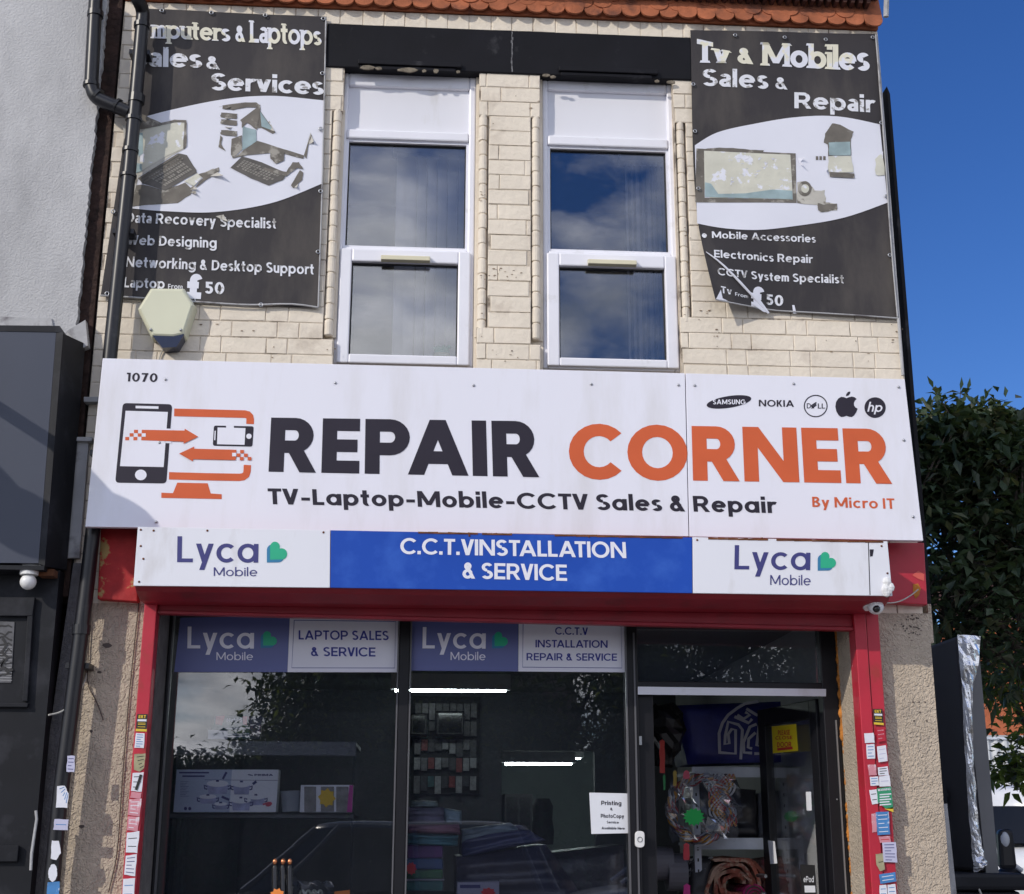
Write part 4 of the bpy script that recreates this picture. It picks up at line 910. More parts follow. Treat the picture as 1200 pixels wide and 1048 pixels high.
# fascia box of the neighbouring shop
FYn = -.22
fc = thing('fascia_box', 'black fascia box with a slate front at the left edge of the photo', 'shop fascia', at(30, 665, FYn))
p = [at(-240, 384, FYn), at(66, 386, FYn), at(45, 660, FYn), at(-240, 658, FYn)]
b = MB(); b.slab(p, (0, .03, 0)); b.build('front_panel', M['fascia_slate'], fc)
sd0 = [at(66.3, 386, FYn), at(74, 390, FYn-.004), at(52.5, 663, FYn-.004), at(45.3, 661, FYn)]
b = MB(); b.slab(sd0, (0, .04, 0)); b.slab([at(-240, 659, FYn-.003), at(52, 663, FYn-.003), at(51.5, 668, FYn-.003), at(-240, 664, FYn-.003)], (0, .22, 0)); b.slab([at(-240, 379, FYn-.003), at(70, 382, FYn-.003), at(74, 389.5, FYn-.003), at(-240, 384, FYn-.003)], (0, .21, 0)); b.build('trim', M['shopfront_black'], fc)
b = MB(); A_ = at(74.3, 391, FYn); D_ = at(52.8, 664, FYn); Bk = at(100, 403, -.045); Ck = at(78, 668, -.045)
b.slab([A_, Bk, Ck, D_], (-.02, .02, 0)); b.build('end_panel', M['shopfront_black'], fc)
sh = thing('black_shopfront', 'black panelled shopfront below the slate fascia at the left edge', 'shopfront', at(20, 1040, -.12))
b = MB(); b.slab([at(-240, 668, -.10), at(70, 668, -.10), at(34, 1060, -.10), at(-240, 1060, -.10)], (0, .1, 0)); b.build('panel', M['shopfront_black'], sh)
for q in ([(-240, 700), (41, 700), (38, 722), (-240, 722)], [(32, 722), (38.5, 722), (32, 822), (26, 822)], [(-240, 822), (33, 824), (32, 829), (-240, 827)], [(-240, 990), (22, 991), (20, 1010), (-240, 1010)]): b = MB(); b.slab([at(x, y, -.125) for x, y in q], (0, .02, 0)); b.build('panel_frame', M['shopfront_black'], sh, bevel=.003)
b = MB(); poly(b, [(-10, 728), (17, 729), (13, 800), (-12, 800)], -.104, 0, 0, .003); ps = b.build('poster', mat('poster_grey', (.10, .10, .11), .6, var=.3, scale=20), sh)
b = MB()
for i in range(9):
    y = 735+i*7; pts = [(-6+j*4, y+rnd.uniform(-3, 3)) for j in range(6)]; pstroke(b, pts, .9, -.104, .0015+.0001*i)
pstroke(b, [(3, 748), (8, 756), (2, 765), (9, 771), (1, 781), (5, 772)], 1.6, -.104, .003); pstroke(b, [(-2, 785), (5, 783), (9, 788), (15, 784)], 1.8, -.104, .0033)
b.build('scrawl', M['gasket'], ps, recalc=False)
b = MB()
for i in range(14): pstroke(b, [(-8, 758+i*3), (14, 758.5+i*3)], .25, -.104, .0008)
b.build('print_lines', M['pale_render'], ps, recalc=False)
b = MB(); b.tube([at(*c, -.13) for c in [(42, 950), (43, 960), (40, 980), (37, 1000), (36, 1020)]], .006, 6); b.build('wire', M['pale_render'], sh)
dc = thing('dome_camera', 'white dome camera under the black fascia at the left', 'security camera', at(33, 690, -.18))
b = MB(); b.ball(at(33, 682, -.18), .035, 10); b.build('dome', M['white_plastic'], dc, smooth=True)
b = MB(); c = at(34, 674, -.18); b.tube([c, c+V3((0, 0, .035))], .04, 16); b.box(c.x-.03, c.x+.05, -.19, -.06, c.z+.025, c.z+.05); b.build('mount', M['white_plastic'], dc)
b = MB(); b.box(at(46, 668, -.16).x, at(64, 668, -.16).x, -.17, -.1, c.z+.0, c.z+.03); b.build('bracket', M['rust'], dc)

# ---------------------------------------------------------------- shopfront
SF = thing('shopfront', 'black aluminium shopfront with two large windows and an inward open glass door', 'shopfront', (.4, .27, 0))
GY = .25; HB = 2.249
f = MB()
xl0, xl1 = -1.181, px_x(203, 740, GY); m1a, m1b = px_x(469, 720, GY), px_x(481.5, 720, GY); m2a, m2b = px_x(733, 735, GY), px_x(745, 735, GY)
dj, dr0, dr1 = m2b, px_x(958, 745, GY), 1.962
f.box(xl0, xl1, GY-.03, GY+.05, 0, 2.62); f.box(m1a, m1b, GY-.03, GY+.05, .0, 2.62); f.box(m2a, m2b, GY-.03, GY+.05, 0, 2.62)
f.box(dr0, dr1, GY-.03, GY+.05, 0, 2.62)
f.box(xl1, m1a, GY-.03, GY+.05, 2.555, 2.62); f.box(m1b, m2a, GY-.03, GY+.05, 2.555, 2.62); f.box(m2b, dr0, GY-.03, GY+.05, 2.53, 2.62)
f.box(xl1, m1a, GY-.03, GY+.05, 0, .45); f.box(m1b, m2a, GY-.03, GY+.05, 0, .45)
zh = px_z(850, 803, GY); f.box(m2b, dr0, GY-.03, GY+.05, zh-.045, zh+.012)
f.box(m2b, m2b+.075, GY+.0, GY+.06, 0, zh-.046)
f.build('frame', M['alu_black'], SF, bevel=.004)
f = MB()
for x in (xl1+.001, m1a-.008, m1b+.001, m2a-.008): f.box(x, x+.007, GY-.034, GY-.005, .45, 2.56)
f.box(m2b-.02, m2b-.012, GY-.036, GY-.0301, 0, 2.5)
f.build('frame_edge', M['alu_grey'], SF)
for x0, x1, z0, z1, gm in ((xl1, m1a, .45, 2.56, G_SHOP), (m1b, m2a, .45, 2.56, G_SHOP), (m2b, dr0, zh+.012, 2.53, G_FAN)):
    p = MB(); p.slab([(x0-.003, GY+.004, z0), (x1+.003, GY+.004, z0), (x1+.003, GY+.004, z1), (x0-.003, GY+.004, z1)], (0, .006, 0)); p.build('window_pane' if gm is G_SHOP else 'fanlight', gm, SF)
f = MB(); q = [at(747.5, 804.8, GY-.034), at(968, 807.6, GY-.034), at(968, 816.2, GY-.034), at(747.5, 814, GY-.034)]; f.slab(q, (0, .004, 0)); f.build('head_strip', M['panel_white'], SF)
f = MB(); f.box(dr1-.025, dr1-.018, GY-.036, GY-.0302, 0, 2.1); c = at(981, 937, GY-.032); f.ball(c, .004, 5); f.build('frame_edge', M['steel'], SF)
f = MB(); c = at(750.6, 868, GY-.032); f.box(c.x-.006, c.x+.006, GY-.034, GY-.028, c.z-.02, c.z+.02); f.build('latch_keep', M['steel'], SF)
# the open door leaf, hinged at the right jamb
hx = dr0-.012; hinge = V3((hx, GY+.06, 0)); free_ = at(887, 830, .98); free_ = V3((free_.x, .98, 0)); dd = (free_-hinge); DW = dd.length; dd.normalize(); dn = V3((dd.y, -dd.x, 0))
if dn.x > 0: dn = -dn
DT = zh-.055
def dbox(mb, u0, u1, z0, z1, t0=0., t1=.045, m=0): mb.slab([hinge+dd*u0+dn*t0+V3((0, 0, z0)), hinge+dd*u1+dn*t0+V3((0, 0, z0)), hinge+dd*u1+dn*t0+V3((0, 0, z1)), hinge+dd*u0+dn*t0+V3((0, 0, z1))], -dn*(t1-t0), m)
f = MB(); dbox(f, 0, .075, .02, DT); dbox(f, DW-.085, DW, .02, DT); dbox(f, .0751, DW-.0851, DT-.085, DT); dbox(f, .0751, DW-.0851, .02, .22); dbox(f, .0751, DW-.0851, .95, 1.03)
do = f.build('door', M['alu_black'], SF, bevel=.004)
f = MB(); dbox(f, .07, DW-.08, .2, DT-.08, -.015, -.009); f.build('door_glass', G_DOOR, do)
f = MB(); c = hinge+dd*(DW-.04)+V3((0, 0, 1.38))+dn*.02; f.tube([c, c+dn*.035, c+dn*.035-dd*.10], .009, 8); f.tube([c-V3((0, 0, .09)), c-V3((0, 0, .09))+dn*.02], .012, 8); f.build('handle', M['steel'], do, smooth=True)
DPL = (hinge+dn*.012, dn)                                 # plane of the door's glass
# ---- stickers on the door and the bell
def note(name, lab, cat, q, pl, m, th=.0006, group=None, lift=.001):
    b = MB(); poly(b, q, pl, lift, 0, th); return tag(b.build(name, m), lab, cat, group)
mk('yellow', (.80, .62, .02), .5, var=.03); mk('star_yellow', (.85, .55, .03), .6); mk('ink_red', (.55, .03, .03), .5)
mk('star_green', (.02, .62, .12), .6); mk('star_red', (.80, .035, .05), .6); mk('star_orange', (.85, .26, .05), .6); mk('magenta', (.52, .03, .32), .5)
ys = note('sticker', 'yellow notice sticker with red writing on the open door glass', 'sticker', [(904.5, 851.5), (933, 848.5), (935.5, 880), (906, 883)], DPL, M['yellow'])
b = MB()
for (s_, a, h0, h1, x0, x1) in (('PLEASE', 0, 862, 856, 912, 926), ('CLOSE', 0, 867, 863, 909, 929), ('DOOR', 0, 876, 870, 911, 928)): text(b, s_, [(x0, h0), (x1, h0-.7), (x1, h1-.7), (x0, h1)], DPL, .0018, w=.22)
poly(b, [(911, 877), (929, 875), (929.5, 878), (911.5, 880)], DPL, .002); b.build('lettering', M['ink_red'], ys, recalc=False)
for v in ys.children: v.matrix_parent_inverse = Matrix()
note('sticker', 'white card sticker with yellow edges on the door glass', 'sticker', [(944.5, 928), (950.5, 928), (951.5, 950), (945.5, 950)], DPL, M['paper'])
st = note('sticker', 'white push sticker beside the door handle', 'sticker', [(900, 985), (908, 986), (911, 1012), (903, 1012.5)], DPL, M['paper'])
st = note('card_sticker', 'black card payment sticker at the lower corner of the door glass', 'sticker', [(938, 1013), (955, 1014), (958.5, 1060), (940, 1060)], DPL, M['gasket'])
b = MB(); text(b, 'ePod', [(942, 1034), (954, 1034), (954, 1027), (942, 1027)], DPL, .0016, w=.16); poly(b, [(943, 1038), (955.5, 1038), (956, 1046), (943.5, 1046)], DPL, .0016); b.build('lettering', M['paper'], st, recalc=False)
bell = thing('door_bell', 'white push button door bell on the black door jamb', 'door bell', at(750, 995, GY-.03))
b = MB(); q = rr((744.5, 974), (755.5, 974), (755.5, 993.5), (744.5, 993.5), 5); b.slab([at(x, y, GY-.052) for x, y in q], (0, .02, 0)); b.build('casing', M['white_plastic'], bell, bevel=.003)
b = MB(); c = at(750, 984, GY-.0535); b.tube([c+V3((math.cos(t)*.011, 0, math.sin(t)*.011)) for t in [2*math.pi*i/20 for i in range(21)]], .0014, 6); b.build('button_ring', M['alu_grey'], bell)
pn = note('paper_notice', 'white paper notice for printing and photocopy taped to the shop window', 'notice', [(690.5, 929), (737.5, 930), (738, 976.5), (693, 977.5)], GY-.002, M['paper'])
b = MB()
for s_, y0, y1, x0, x1 in (('Printing', 943.5, 938.5, 704.5, 728), ('&', 949.5, 946.5, 715, 718), ('PhotoCopy', 958.5, 954, 704, 731), ('Service', 965, 962, 711, 725), ('Available Here', 972, 969, 705, 732)): text(b, s_, [(x0, y0), (x1, y0+.4), (x1, y1+.4), (x0, y1)], GY-.002, .0022, w=.2, track=.14)
b.build('lettering', M['ink_dark'], pn, recalc=False)
# expanding foam and rust along the frame
b = MB(); r_ = random.Random(2)
for i in range(70):
    t = i/69; x = 981+19*t+r_.uniform(-1.2, 1.2); y = 742+310*t; b.ball(at(x, y, GY-.035), r_.uniform(.006, .014)*(1.3 if t < .4 else .8), 4, 0, (1, .8, 1.5))
b.build('foam_bead', M['foam'], SF, smooth=True)
b = MB()
for i in range(16): b.ball(at(192-1.0*i+r_.uniform(-2.5, 2.5), 722+i*5, GY-.06), r_.uniform(.008, .018), 4, 0, (1, .5, 1.3))
b.build('rust_crust', M['rust'], SF, smooth=True)
# ---------------------------------------------------------------- posters stuck on the windows
PY = GY-.006
def poster(lab, q, m):
    o = thing('window_poster', lab, 'poster', at((q[2][0]+q[3][0])/2, q[2][1], PY)); b = MB(); poly(b, q, PY, 0, 0, .002); b.build('sheet', m, o); return o
mk('poster_white', (.80, .80, .90), .5, var=.02); mk('poster_navy', (.12, .14, .34), .45, var=.05, scale=2); mk('poster_ink', (.03, .04, .30), .5)
p1 = poster('dark blue mobile network poster with a green heart at the left of the first window', [(211.5, 724), (339.5, 722), (336.8, 787.8), (204, 787.6)], M['poster_navy'])
lyca('', 760, 734.5, 219.5, 297.5, 253.7, 296.5, 773.7, 764.5, (304.5, 324.5), (740, 759.5), .004, PY, .0012, None, p1, 'poster_white')
p3 = poster('dark blue mobile network poster with a green heart in the second window', [(482, 722), (607.6, 725), (607, 787), (480, 786)], M['poster_navy'])
lyca('', 760, 735, 495, 569, 528, 569, 773.7, 764.2, (575.7, 595), (740.7, 760), .006, PY, .0012, None, p3, 'poster_white')
def border(o, q, ins):
    b = MB(); c = ((q[0][0]+q[2][0])/2, (q[0][1]+q[2][1])/2)
    r_ = [(x+(ins if x < c[0] else -ins), y+(ins if y < c[1] else -ins)) for x, y in q]; pstroke(b, r_+[r_[0]], .35, PY, .001); b.build('border', M['poster_ink'], o, recalc=False)
q = [(339.8, 722), (468.5, 723.5), (467.5, 788), (336.9, 787.8)]; p2 = poster('white laptop sales and service poster beside the mullion in the first window', q, M['poster_white']); border(p2, q, 5)
b = MB(); text(b, 'LAPTOP SALES', [(350, 749.6), (455.5, 750.4), (455.5, 739.6), (350, 738.8)], PY, .0012, w=.185, track=.10); text(b, '& SERVICE', [(364.5, 769), (440, 769.6), (440, 759), (364.5, 758.4)], PY, .0012, w=.185, track=.10); b.build('lettering', M['poster_ink'], p2, recalc=False)
q = [(608, 725), (732.8, 729), (733.7, 788), (607.4, 787)]; p4 = poster('white CCTV installation, repair and service poster at the right of the second window', q, M['poster_white']); border(p4, q, 5)
b = MB()
for s_, x0, x1, y0, y1 in (('C.C.T.V', 650.5, 689, 743.8, 735), ('INSTALLATION', 627.5, 712, 758.8, 750), ('REPAIR & SERVICE', 617, 723, 774, 765.5)): text(b, s_, [(x0, y0), (x1, y0+.6), (x1, y1+.6), (x0, y1)], PY, .0012, w=.185, track=.10)
b.build('lettering', M['poster_ink'], p4, recalc=False)

# ---------------------------------------------------------------- shop interior
R_ = MB(); CZ = 2.64
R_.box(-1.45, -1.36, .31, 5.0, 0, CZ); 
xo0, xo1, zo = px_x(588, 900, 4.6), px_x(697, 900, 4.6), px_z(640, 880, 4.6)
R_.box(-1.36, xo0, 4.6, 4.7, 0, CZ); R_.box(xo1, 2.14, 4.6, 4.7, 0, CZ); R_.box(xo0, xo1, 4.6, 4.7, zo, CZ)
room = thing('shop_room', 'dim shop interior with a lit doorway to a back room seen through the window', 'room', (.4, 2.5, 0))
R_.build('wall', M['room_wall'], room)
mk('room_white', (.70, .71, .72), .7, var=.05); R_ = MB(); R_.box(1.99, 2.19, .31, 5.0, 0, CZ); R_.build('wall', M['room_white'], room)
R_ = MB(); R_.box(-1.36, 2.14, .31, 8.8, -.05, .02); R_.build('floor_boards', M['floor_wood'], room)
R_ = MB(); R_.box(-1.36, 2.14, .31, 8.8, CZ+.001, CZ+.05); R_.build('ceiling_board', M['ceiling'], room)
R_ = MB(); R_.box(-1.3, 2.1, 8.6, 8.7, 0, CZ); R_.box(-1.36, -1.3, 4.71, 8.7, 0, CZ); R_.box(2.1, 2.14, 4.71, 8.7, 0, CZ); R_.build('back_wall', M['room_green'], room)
TUBE = emis('tube_light', (.86, 1.0, .97), 40.0)
def tube_light(lab, a, b_, Y, th=.009):
    A_, B_ = at(*a, Y), at(*b_, Y); t = thing('tube_light', lab, 'ceiling light', ((A_.x+B_.x)/2, Y, A_.z))
    m_ = MB(); m_.tube([A_, B_], th, 10); m_.build('tube', TUBE, t)
    m_ = MB(); m_.box(min(A_.x, B_.x)-.03, max(A_.x, B_.x)+.03, Y-.04, Y+.04, A_.z+th+.001, max(A_.z+th+.02, CZ)); m_.build('fitting', M['white_plastic'], t)
tube_light('long ceiling tube light above the front of the shop', (463, 809.5), (593, 809.5), 3.4)
tube_light('ceiling tube light at the front of the back room', (592, 895.5), (670, 895), 5.4, .011)
tube_light('short ceiling tube light at the left of the back room', (602, 889.5), (640, 889), 6.6)
tube_light('short ceiling tube light at the right of the back room', (660, 889.5), (680, 889), 6.6)
fr = thing('coat', 'dark coat hanging in the back room doorway', 'coat', at(640, 985, 5.2))
m_ = MB(); prof = [(936, 8), (945, 12), (960, 11), (975, 13), (990, 12)]
rows_ = []
for y, w_ in prof: c = at(636, y, 5.2); rows_.append([c+V3((math.cos(t)*w_/140*1.0, math.sin(t)*.08, 0)) for t in [2*math.pi*i/14 for i in range(14)]])
m_.grid(rows_, 0, True); m_.face(rows_[0]); m_.build('cloth', M['room_dark'], fr, smooth=True)
cb = thing('dark_cabinet', 'dark cabinet inside the back room', 'cabinet', at(608, 985, 6.2))
m_ = MB(); A_, B_ = at(590, 931, 6.2), at(622, 931, 6.2); m_.box(A_.x, B_.x, 6.0, 6.5, .02, A_.z); m_.build('carcass', M['room_dark'], cb); m_ = MB(); m_.box(A_.x+.02, (A_.x+B_.x)/2-.01, 5.98, 5.999, .1, A_.z-.03); m_.box((A_.x+B_.x)/2+.01, B_.x-.02, 5.98, 5.999, .1, A_.z-.03); m_.build('cabinet_door', M['alu_black'], cb)
# wall rack full of blister packs
rk = thing('wall_rack', 'wall rack full of hanging packets at the back of the shop', 'rack', at(515, 935, 4.5))
A_, B_ = at(484, 815, 4.5), at(562, 930, 4.5); m_ = MB(); m_.box(A_.x, B_.x, 4.56, 4.59, B_.z, A_.z); m_.build('back_panel', M['room_dark'], rk)
mats_ = [mat('packet_'+k, c, .4, var=.3, scale=30) for k, c in (('grey', (.22, .22, .24)), ('white', (.42, .43, .46)), ('dark', (.07, .07, .08)), ('red', (.30, .06, .06)), ('teal', (.08, .2, .22)))]
m_ = MB(); r_ = random.Random(4)
for j in range(5):
    zt_ = A_.z-.06-j*(A_.z-B_.z-.05)/5; n = 9
    for i in range(n):
        x = A_.x+.02+(B_.x-A_.x-.04)*i/n; w_ = (B_.x-A_.x)/n*.8; m_.box(x, x+w_, 4.50+r_.uniform(-.02, .02), 4.555, zt_-r_.uniform(.07, .13), zt_, r_.choice([0, 0, 1, 1, 2, 2, 2, 3, 4]))
m_.build('packet', mats_, rk)['kind'] = 'stuff'
# speaker-like dark boxes on the wall above
for lab, a, b_ in (('black square screen on the shop back wall beside the rack', (511, 833), (544, 862)), ('dark square screen on the shop back wall near the mullion', (481, 836), (501, 862))):
    t = thing('wall_screen', lab, 'screen', at((a[0]+b_[0])/2, b_[1], 4.3)); A_, B_ = at(*a, 4.3), at(*b_, 4.3)
    m_ = MB(); m_.box(A_.x, B_.x, 4.30, 4.48, B_.z, A_.z); m_.build('casing', M['alu_black'], t, bevel=.01); m_ = MB(); m_.box(A_.x+.02, B_.x-.02, 4.296, 4.2995, B_.z+.02, A_.z-.02); m_.build('screen_glass', M['dark_lens'], t)
# display unit in the first window
DY = .42
mk('unit_grey', (.10, .11, .13), .4, var=.05)
du = thing('display_unit', 'dark glass display unit with shelves inside the first window', 'display unit', at(310, 1100, DY))
A_, B_ = at(205, 868, DY), at(417, 886, DY); m_ = MB(); zs = at(300, 954, DY).z
m_.slab([(A_.x, DY, B_.z), (A_.x, DY, A_.z), (A_.x, DY+.5, A_.z), (A_.x, DY+.5, A_.z-.02), (A_.x, DY+.02, A_.z-.02), (A_.x, DY+.02, B_.z)], (B_.x-A_.x, 0, 0)); m_.build('top_board', M['unit_grey'], du, bevel=.002)
for za_, zb2 in ((zs-.018, zs), (.3, .34)): m_ = MB(); m_.box(A_.x, B_.x, DY, DY+.5, za_, zb2); m_.build('shelf', M['unit_grey'], du, bevel=.002)
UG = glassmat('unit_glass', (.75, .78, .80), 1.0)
for xa_ in (B_.x-.012, A_.x): m_ = MB(); m_.box(xa_, xa_+.012, DY+.001, DY+.499, .02, B_.z-.001); m_.build('side_panel', UG, du)
# things shown in the first window
def carton(name, lab, cat, q, Y, dep, m):
    t = thing(name, lab, cat, at((q[2][0]+q[3][0])/2, q[2][1], Y)); b = MB(); b.slab([at(x, y, Y) for x, y in q], (0, dep, 0)); b.build('box', m, t, bevel=.002); return t
mk('box_blue', (.46, .53, .70), .45, var=.04); mk('box_white', (.80, .82, .90), .45, var=.03); mk('pan_steel', (.36, .38, .60), .35, var=.35, scale=20); mk('box_teal', (.04, .10, .11), .5, var=.2, scale=16); mk('ink_pink', (.62, .08, .14), .5)
CY = DY-.07
pr = carton('cookware_box', 'white and blue cookware set box with a picture of glass lidded pans', 'box', [(207, 902), (326.5, 902), (323.5, 952), (203, 952)], CY, .10, M['box_white'])
def RQ(pts): return [(190+x/8, 830+y/8) for x, y in pts]
b = MB(); poly(b, RQ([(137, 577), (655, 577), (630, 975), (106, 975)]), CY, .001); b.build('blue_print', M['box_blue'], pr, recalc=False)
b, c_, d_, e_ = MB(), MB(), MB(), MB()
for x, y, w_, h_ in ((520, 730, 100, 75), (745, 735, 80, 75), (430, 845, 80, 50), (880, 850, 85, 60), (740, 885, 90, 75), (550, 910, 60, 40)):
    poly(b, RQ([(x-w_, y-h_*.3), (x+w_, y-h_*.3), (x+w_*.85, y+h_), (x-w_*.85, y+h_)]), CY, .002)
    poly(c_, RQ(ell(x, y-h_*.3, w_*1.02, h_*.42, 0, 24)), CY, .003)
    for sx_ in (-1, 1): pstroke(d_, RQ([(x+sx_*w_*.95, y+5), (x+sx_*(w_*1.25), y-5), (x+sx_*w_*1.2, y+25), (x+sx_*w_*.95, y+30)]), .8, CY, .004)
    pstroke(d_, RQ([(x-14, y-h_*.62), (x+14, y-h_*.62)]), 1.0, CY, .004)
pstroke(d_, RQ([(570, 665), (605, 600)]), 1.3, CY, .0045); pstroke(d_, RQ([(850, 712), (885, 688)]), 1.5, CY, .0045); pstroke(d_, RQ([(630, 860), (560, 830)]), 1.4, CY, .0045)
text(d_, 'PRIMA', RQ([(865, 636), (1040, 636), (1040, 617), (865, 617)]), CY, .002, w=.26); pstroke(d_, RQ([(805, 622), (850, 632)]), .6, CY, .002); pstroke(d_, RQ([(400, 672), (1085, 678)]), .25, CY, .0015)
for x in (220, 260): poly(d_, RQ(ell(x, 942, 15, 16, 0, 12)), CY, .003)
for i in range(10): pstroke(d_, RQ([(170, 690+i*15), (250-(i % 3)*14, 690+i*15)]), .18, CY, .002)
for yy, x0, x1 in ((605, 160, 440), (638, 190, 400)): pstroke(d_, RQ([(x0, yy), (x1, yy)]), .9, CY, .002)
poly(e_, RQ(ell(1000, 900, 32, 22, -20, 14)), CY, .003); pstroke(e_, RQ([(945, 905), (985, 890)]), 1.0, CY, .003)
b.build('pan_print', M['pan_steel'], pr, recalc=False); c_.build('lid_print', M['box_white'], pr, recalc=False); d_.build('dark_print', M['ink_navy'], pr, recalc=False); e_.build('red_print', M['ink_pink'], pr, recalc=False)
nb = carton('toy_box', 'dark teal box with red corners on top of the display unit', 'box', RQ([(500, 70), (800, 72), (830, 290), (440, 290)]), CY+.12, .08, M['box_teal'])
b = MB(); text(b, 'Nutrid', RQ([(605, 130), (745, 128), (745, 92), (605, 94)]), CY+.12, .001, w=.24)
for y in (190, 245, 266): pstroke(b, RQ([(600, y), (815, y-4)]), .45, CY+.12, .001)
b.build('lettering', M['box_white'], nb, recalc=False); b = MB(); poly(b, RQ([(502, 72), (590, 72), (560, 160), (500, 150)]), CY+.12, .001); poly(b, RQ([(755, 76), (798, 76), (796, 160), (760, 150)]), CY+.12, .001); b.build('red_print', M['ink_pink'], nb, recalc=False)
sb = carton('storybook', 'picture box with a dark blue and pink cover beside the teal box', 'box', RQ([(805, 75), (940, 78), (915, 290), (835, 290)]), CY+.13, .04, mat('cover_navy', (.05, .05, .10), .5, var=.4, scale=25, dirt=(.35, .10, .14), dscale=18, dlo=.55, dhi=.6))
carton('price_card', 'white price card leaning on the teal box', 'card', RQ([(432, 200), (616, 210), (612, 292), (430, 290)]), CY+.06, .003, M['paper'])
mk('jug_glass', (.30, .33, .38), .2)
jg = thing('jug', 'small glass measuring jug between the cookware box and the toaster box', 'jug', at(341, 952, CY))
b = MB(); c0, c1 = at(341, 951.5, CY+.05), at(341, 927, CY+.05); b.tube([c0, c0*.2+c1*.8, c1], [.042, .047, .05], 16); b.build('body', M['jug_glass'], jg, smooth=True)
b = MB(); b.tube([at(x, y, CY+.05) for x, y in ((336, 931), (331, 929), (331, 936), (334, 948))], .006, 6); b.build('handle', M['jug_glass'], jg, smooth=True)
tb = carton('toaster_box', 'white striped carton with a yellow star label and a magenta end', 'box', [(352.5, 920), (414, 920), (412.5, 952), (351, 952)], CY, .12, M['box_white'])
b = MB()
for x0, x1 in ((356.5, 370.5), (376, 391.5), (394, 408.5)): poly(b, [(x0, 922), (x1, 922), (x1, 951.5), (x0, 951.5)], CY, .001)
b.build('grey_print', mat('grill_print', (.24, .23, .23), .5, var=.3, scale=30), tb, recalc=False)
b = MB(); poly(b, [(409.5, 920.3), (414, 920.3), (412.6, 951.8), (406.5, 951.8)], CY, .002); b.build('magenta_print', M['magenta'], tb, recalc=False)
def star(name, lab, cx_, cy_, rx, ry, Y, m, n=12, cut=None):
    pts = []
    for i in range(2*n): t = math.pi*i/n+.1; k = 1 if i % 2 == 0 else .76; pts.append((cx_+rx*k*math.cos(t), cy_+ry*k*math.sin(t)))
    o = note(name, lab, 'label', pts, Y, m); return o
star('star_label', 'yellow star shaped price label on the striped carton', 383, 935, 10.5, 11.5, CY-.005, M['star_yellow'], 8)
# lighters, bag and cards at the bottom of the window
for i, (x, lab) in enumerate(((322, 'leftmost of the three black lighters with copper tips'), (331.5, 'middle one of the three black lighters with copper tips'), (339.5, 'rightmost of the three black lighters with copper tips'))):
    t = thing('lighter', lab, 'lighter', at(x, 1080, CY-.1), 'black lighters with copper tips'); b = MB(); b.tube([at(x, 1090, CY-.1), at(x, 1018, CY-.1), at(x, 1014, CY-.1)], [.013, .013, .007], 12); b.build('body', M['dark_lens'], t, smooth=True)
    b = MB(); b.ball(at(x, 1010, CY-.1), .010, 8, 0, (1, 1, 1.4)); b.build('tip', mat('copper', (.75, .30, .14), .25, metal=.9), t, smooth=True)
star('star_label', 'orange star shaped price label below the black lighters', 325, 1050, 9, 9.5, CY-.13, M['star_orange'], 9)
cl = glassmat('clear_film', (.90, .92, .95), .8, rough=.08, veil=.03)
bgm = thing('plastic_bag', 'clear crinkled plastic bag of pale rings beside the black lighters', 'bag', at(368, 1075, CY-.08))
b = MB(); r_ = random.Random(8)
for i in range(4): c = at(354+i*7, 1049, CY-.07); b.tube([c+V3((math.cos(t)*.010, 0, math.sin(t)*.02)) for t in [2*math.pi*k/14 for k in range(15)]], .005, 6)
b.build('ring', mat('pale_plastic', (.55, .6, .5), .4), bgm, smooth=True)
b = MB(); b.grid([[at(342+i*6.0+r_.uniform(-2, 2), 1033+j*6+r_.uniform(-2, 2), CY-.09+r_.uniform(-.012, .012)) for i in range(9)] for j in range(7)]); b.build('film', cl, bgm)
note('price_card', 'orange price card at the bottom of the first window', 'card', [(392, 1045), (410, 1043), (409, 1060), (390, 1060)], CY-.09, M['star_orange'])
# packed bedding in the second window
def pack(lab, q, Y, dep, col, bulge=.05, nm='bedding_pack', lines=0):
    t = thing(nm, lab, 'bedding', at((q[2][0]+q[3][0])/2, q[2][1], Y)); n = 14; b = MB(); P = [at(x, y, Y) for x, y in q]; k = random.Random(lab)
    def pt(u, v, y_): w_ = P[3]*(1-u)*(1-v)+P[2]*u*(1-v)+P[1]*u*v+P[0]*(1-u)*v; return w_+V3((0, y_, 0))
    rows_ = []
    for j in range(n+1):
        r_ = []
        for i in range(n+1):
            u, v = i/n, j/n; e = (max(0, 1-(2*u-1)**4)*max(0, 1-(2*v-1)**4))**.5; r_.append(pt(u, v, -bulge*e-.012*noise.noise(V3((u*3+len(lab), v*9, Y*3)))-(.012*math.sin(v*lines*6.28) if lines else 0)))
        rows_.append(r_)
    b.grid(rows_); k0 = len(b.v); bk_ = [pt(u, v, dep) for u, v in ((0, 0), (1, 0), (1, 1), (0, 1))]; b.face(bk_)
    b.grid([rows_[0], [pt(i/n, 0, dep) for i in range(n+1)]]); b.grid([rows_[-1], [pt(i/n, 1, dep) for i in range(n+1)]]); b.grid([[r[0] for r in rows_], [pt(0, j/n, dep) for j in range(n+1)]]); b.grid([[r[-1] for r in rows_], [pt(1, j/n, dep) for j in range(n+1)]])
    b.build('bag', col, t, smooth=True); return t
bm_ = lambda k, c, r=.35: mat(k, c, r, var=.22, scale=9, bump=.006, bscale=18, spec=.6)
FY = .46
pack('small pale green cushion pack on top of the bedding pile', [(482, 938), (513, 939), (514, 946), (481, 946)], FY, .2, bm_('pack_pale', (.26, .34, .34)))
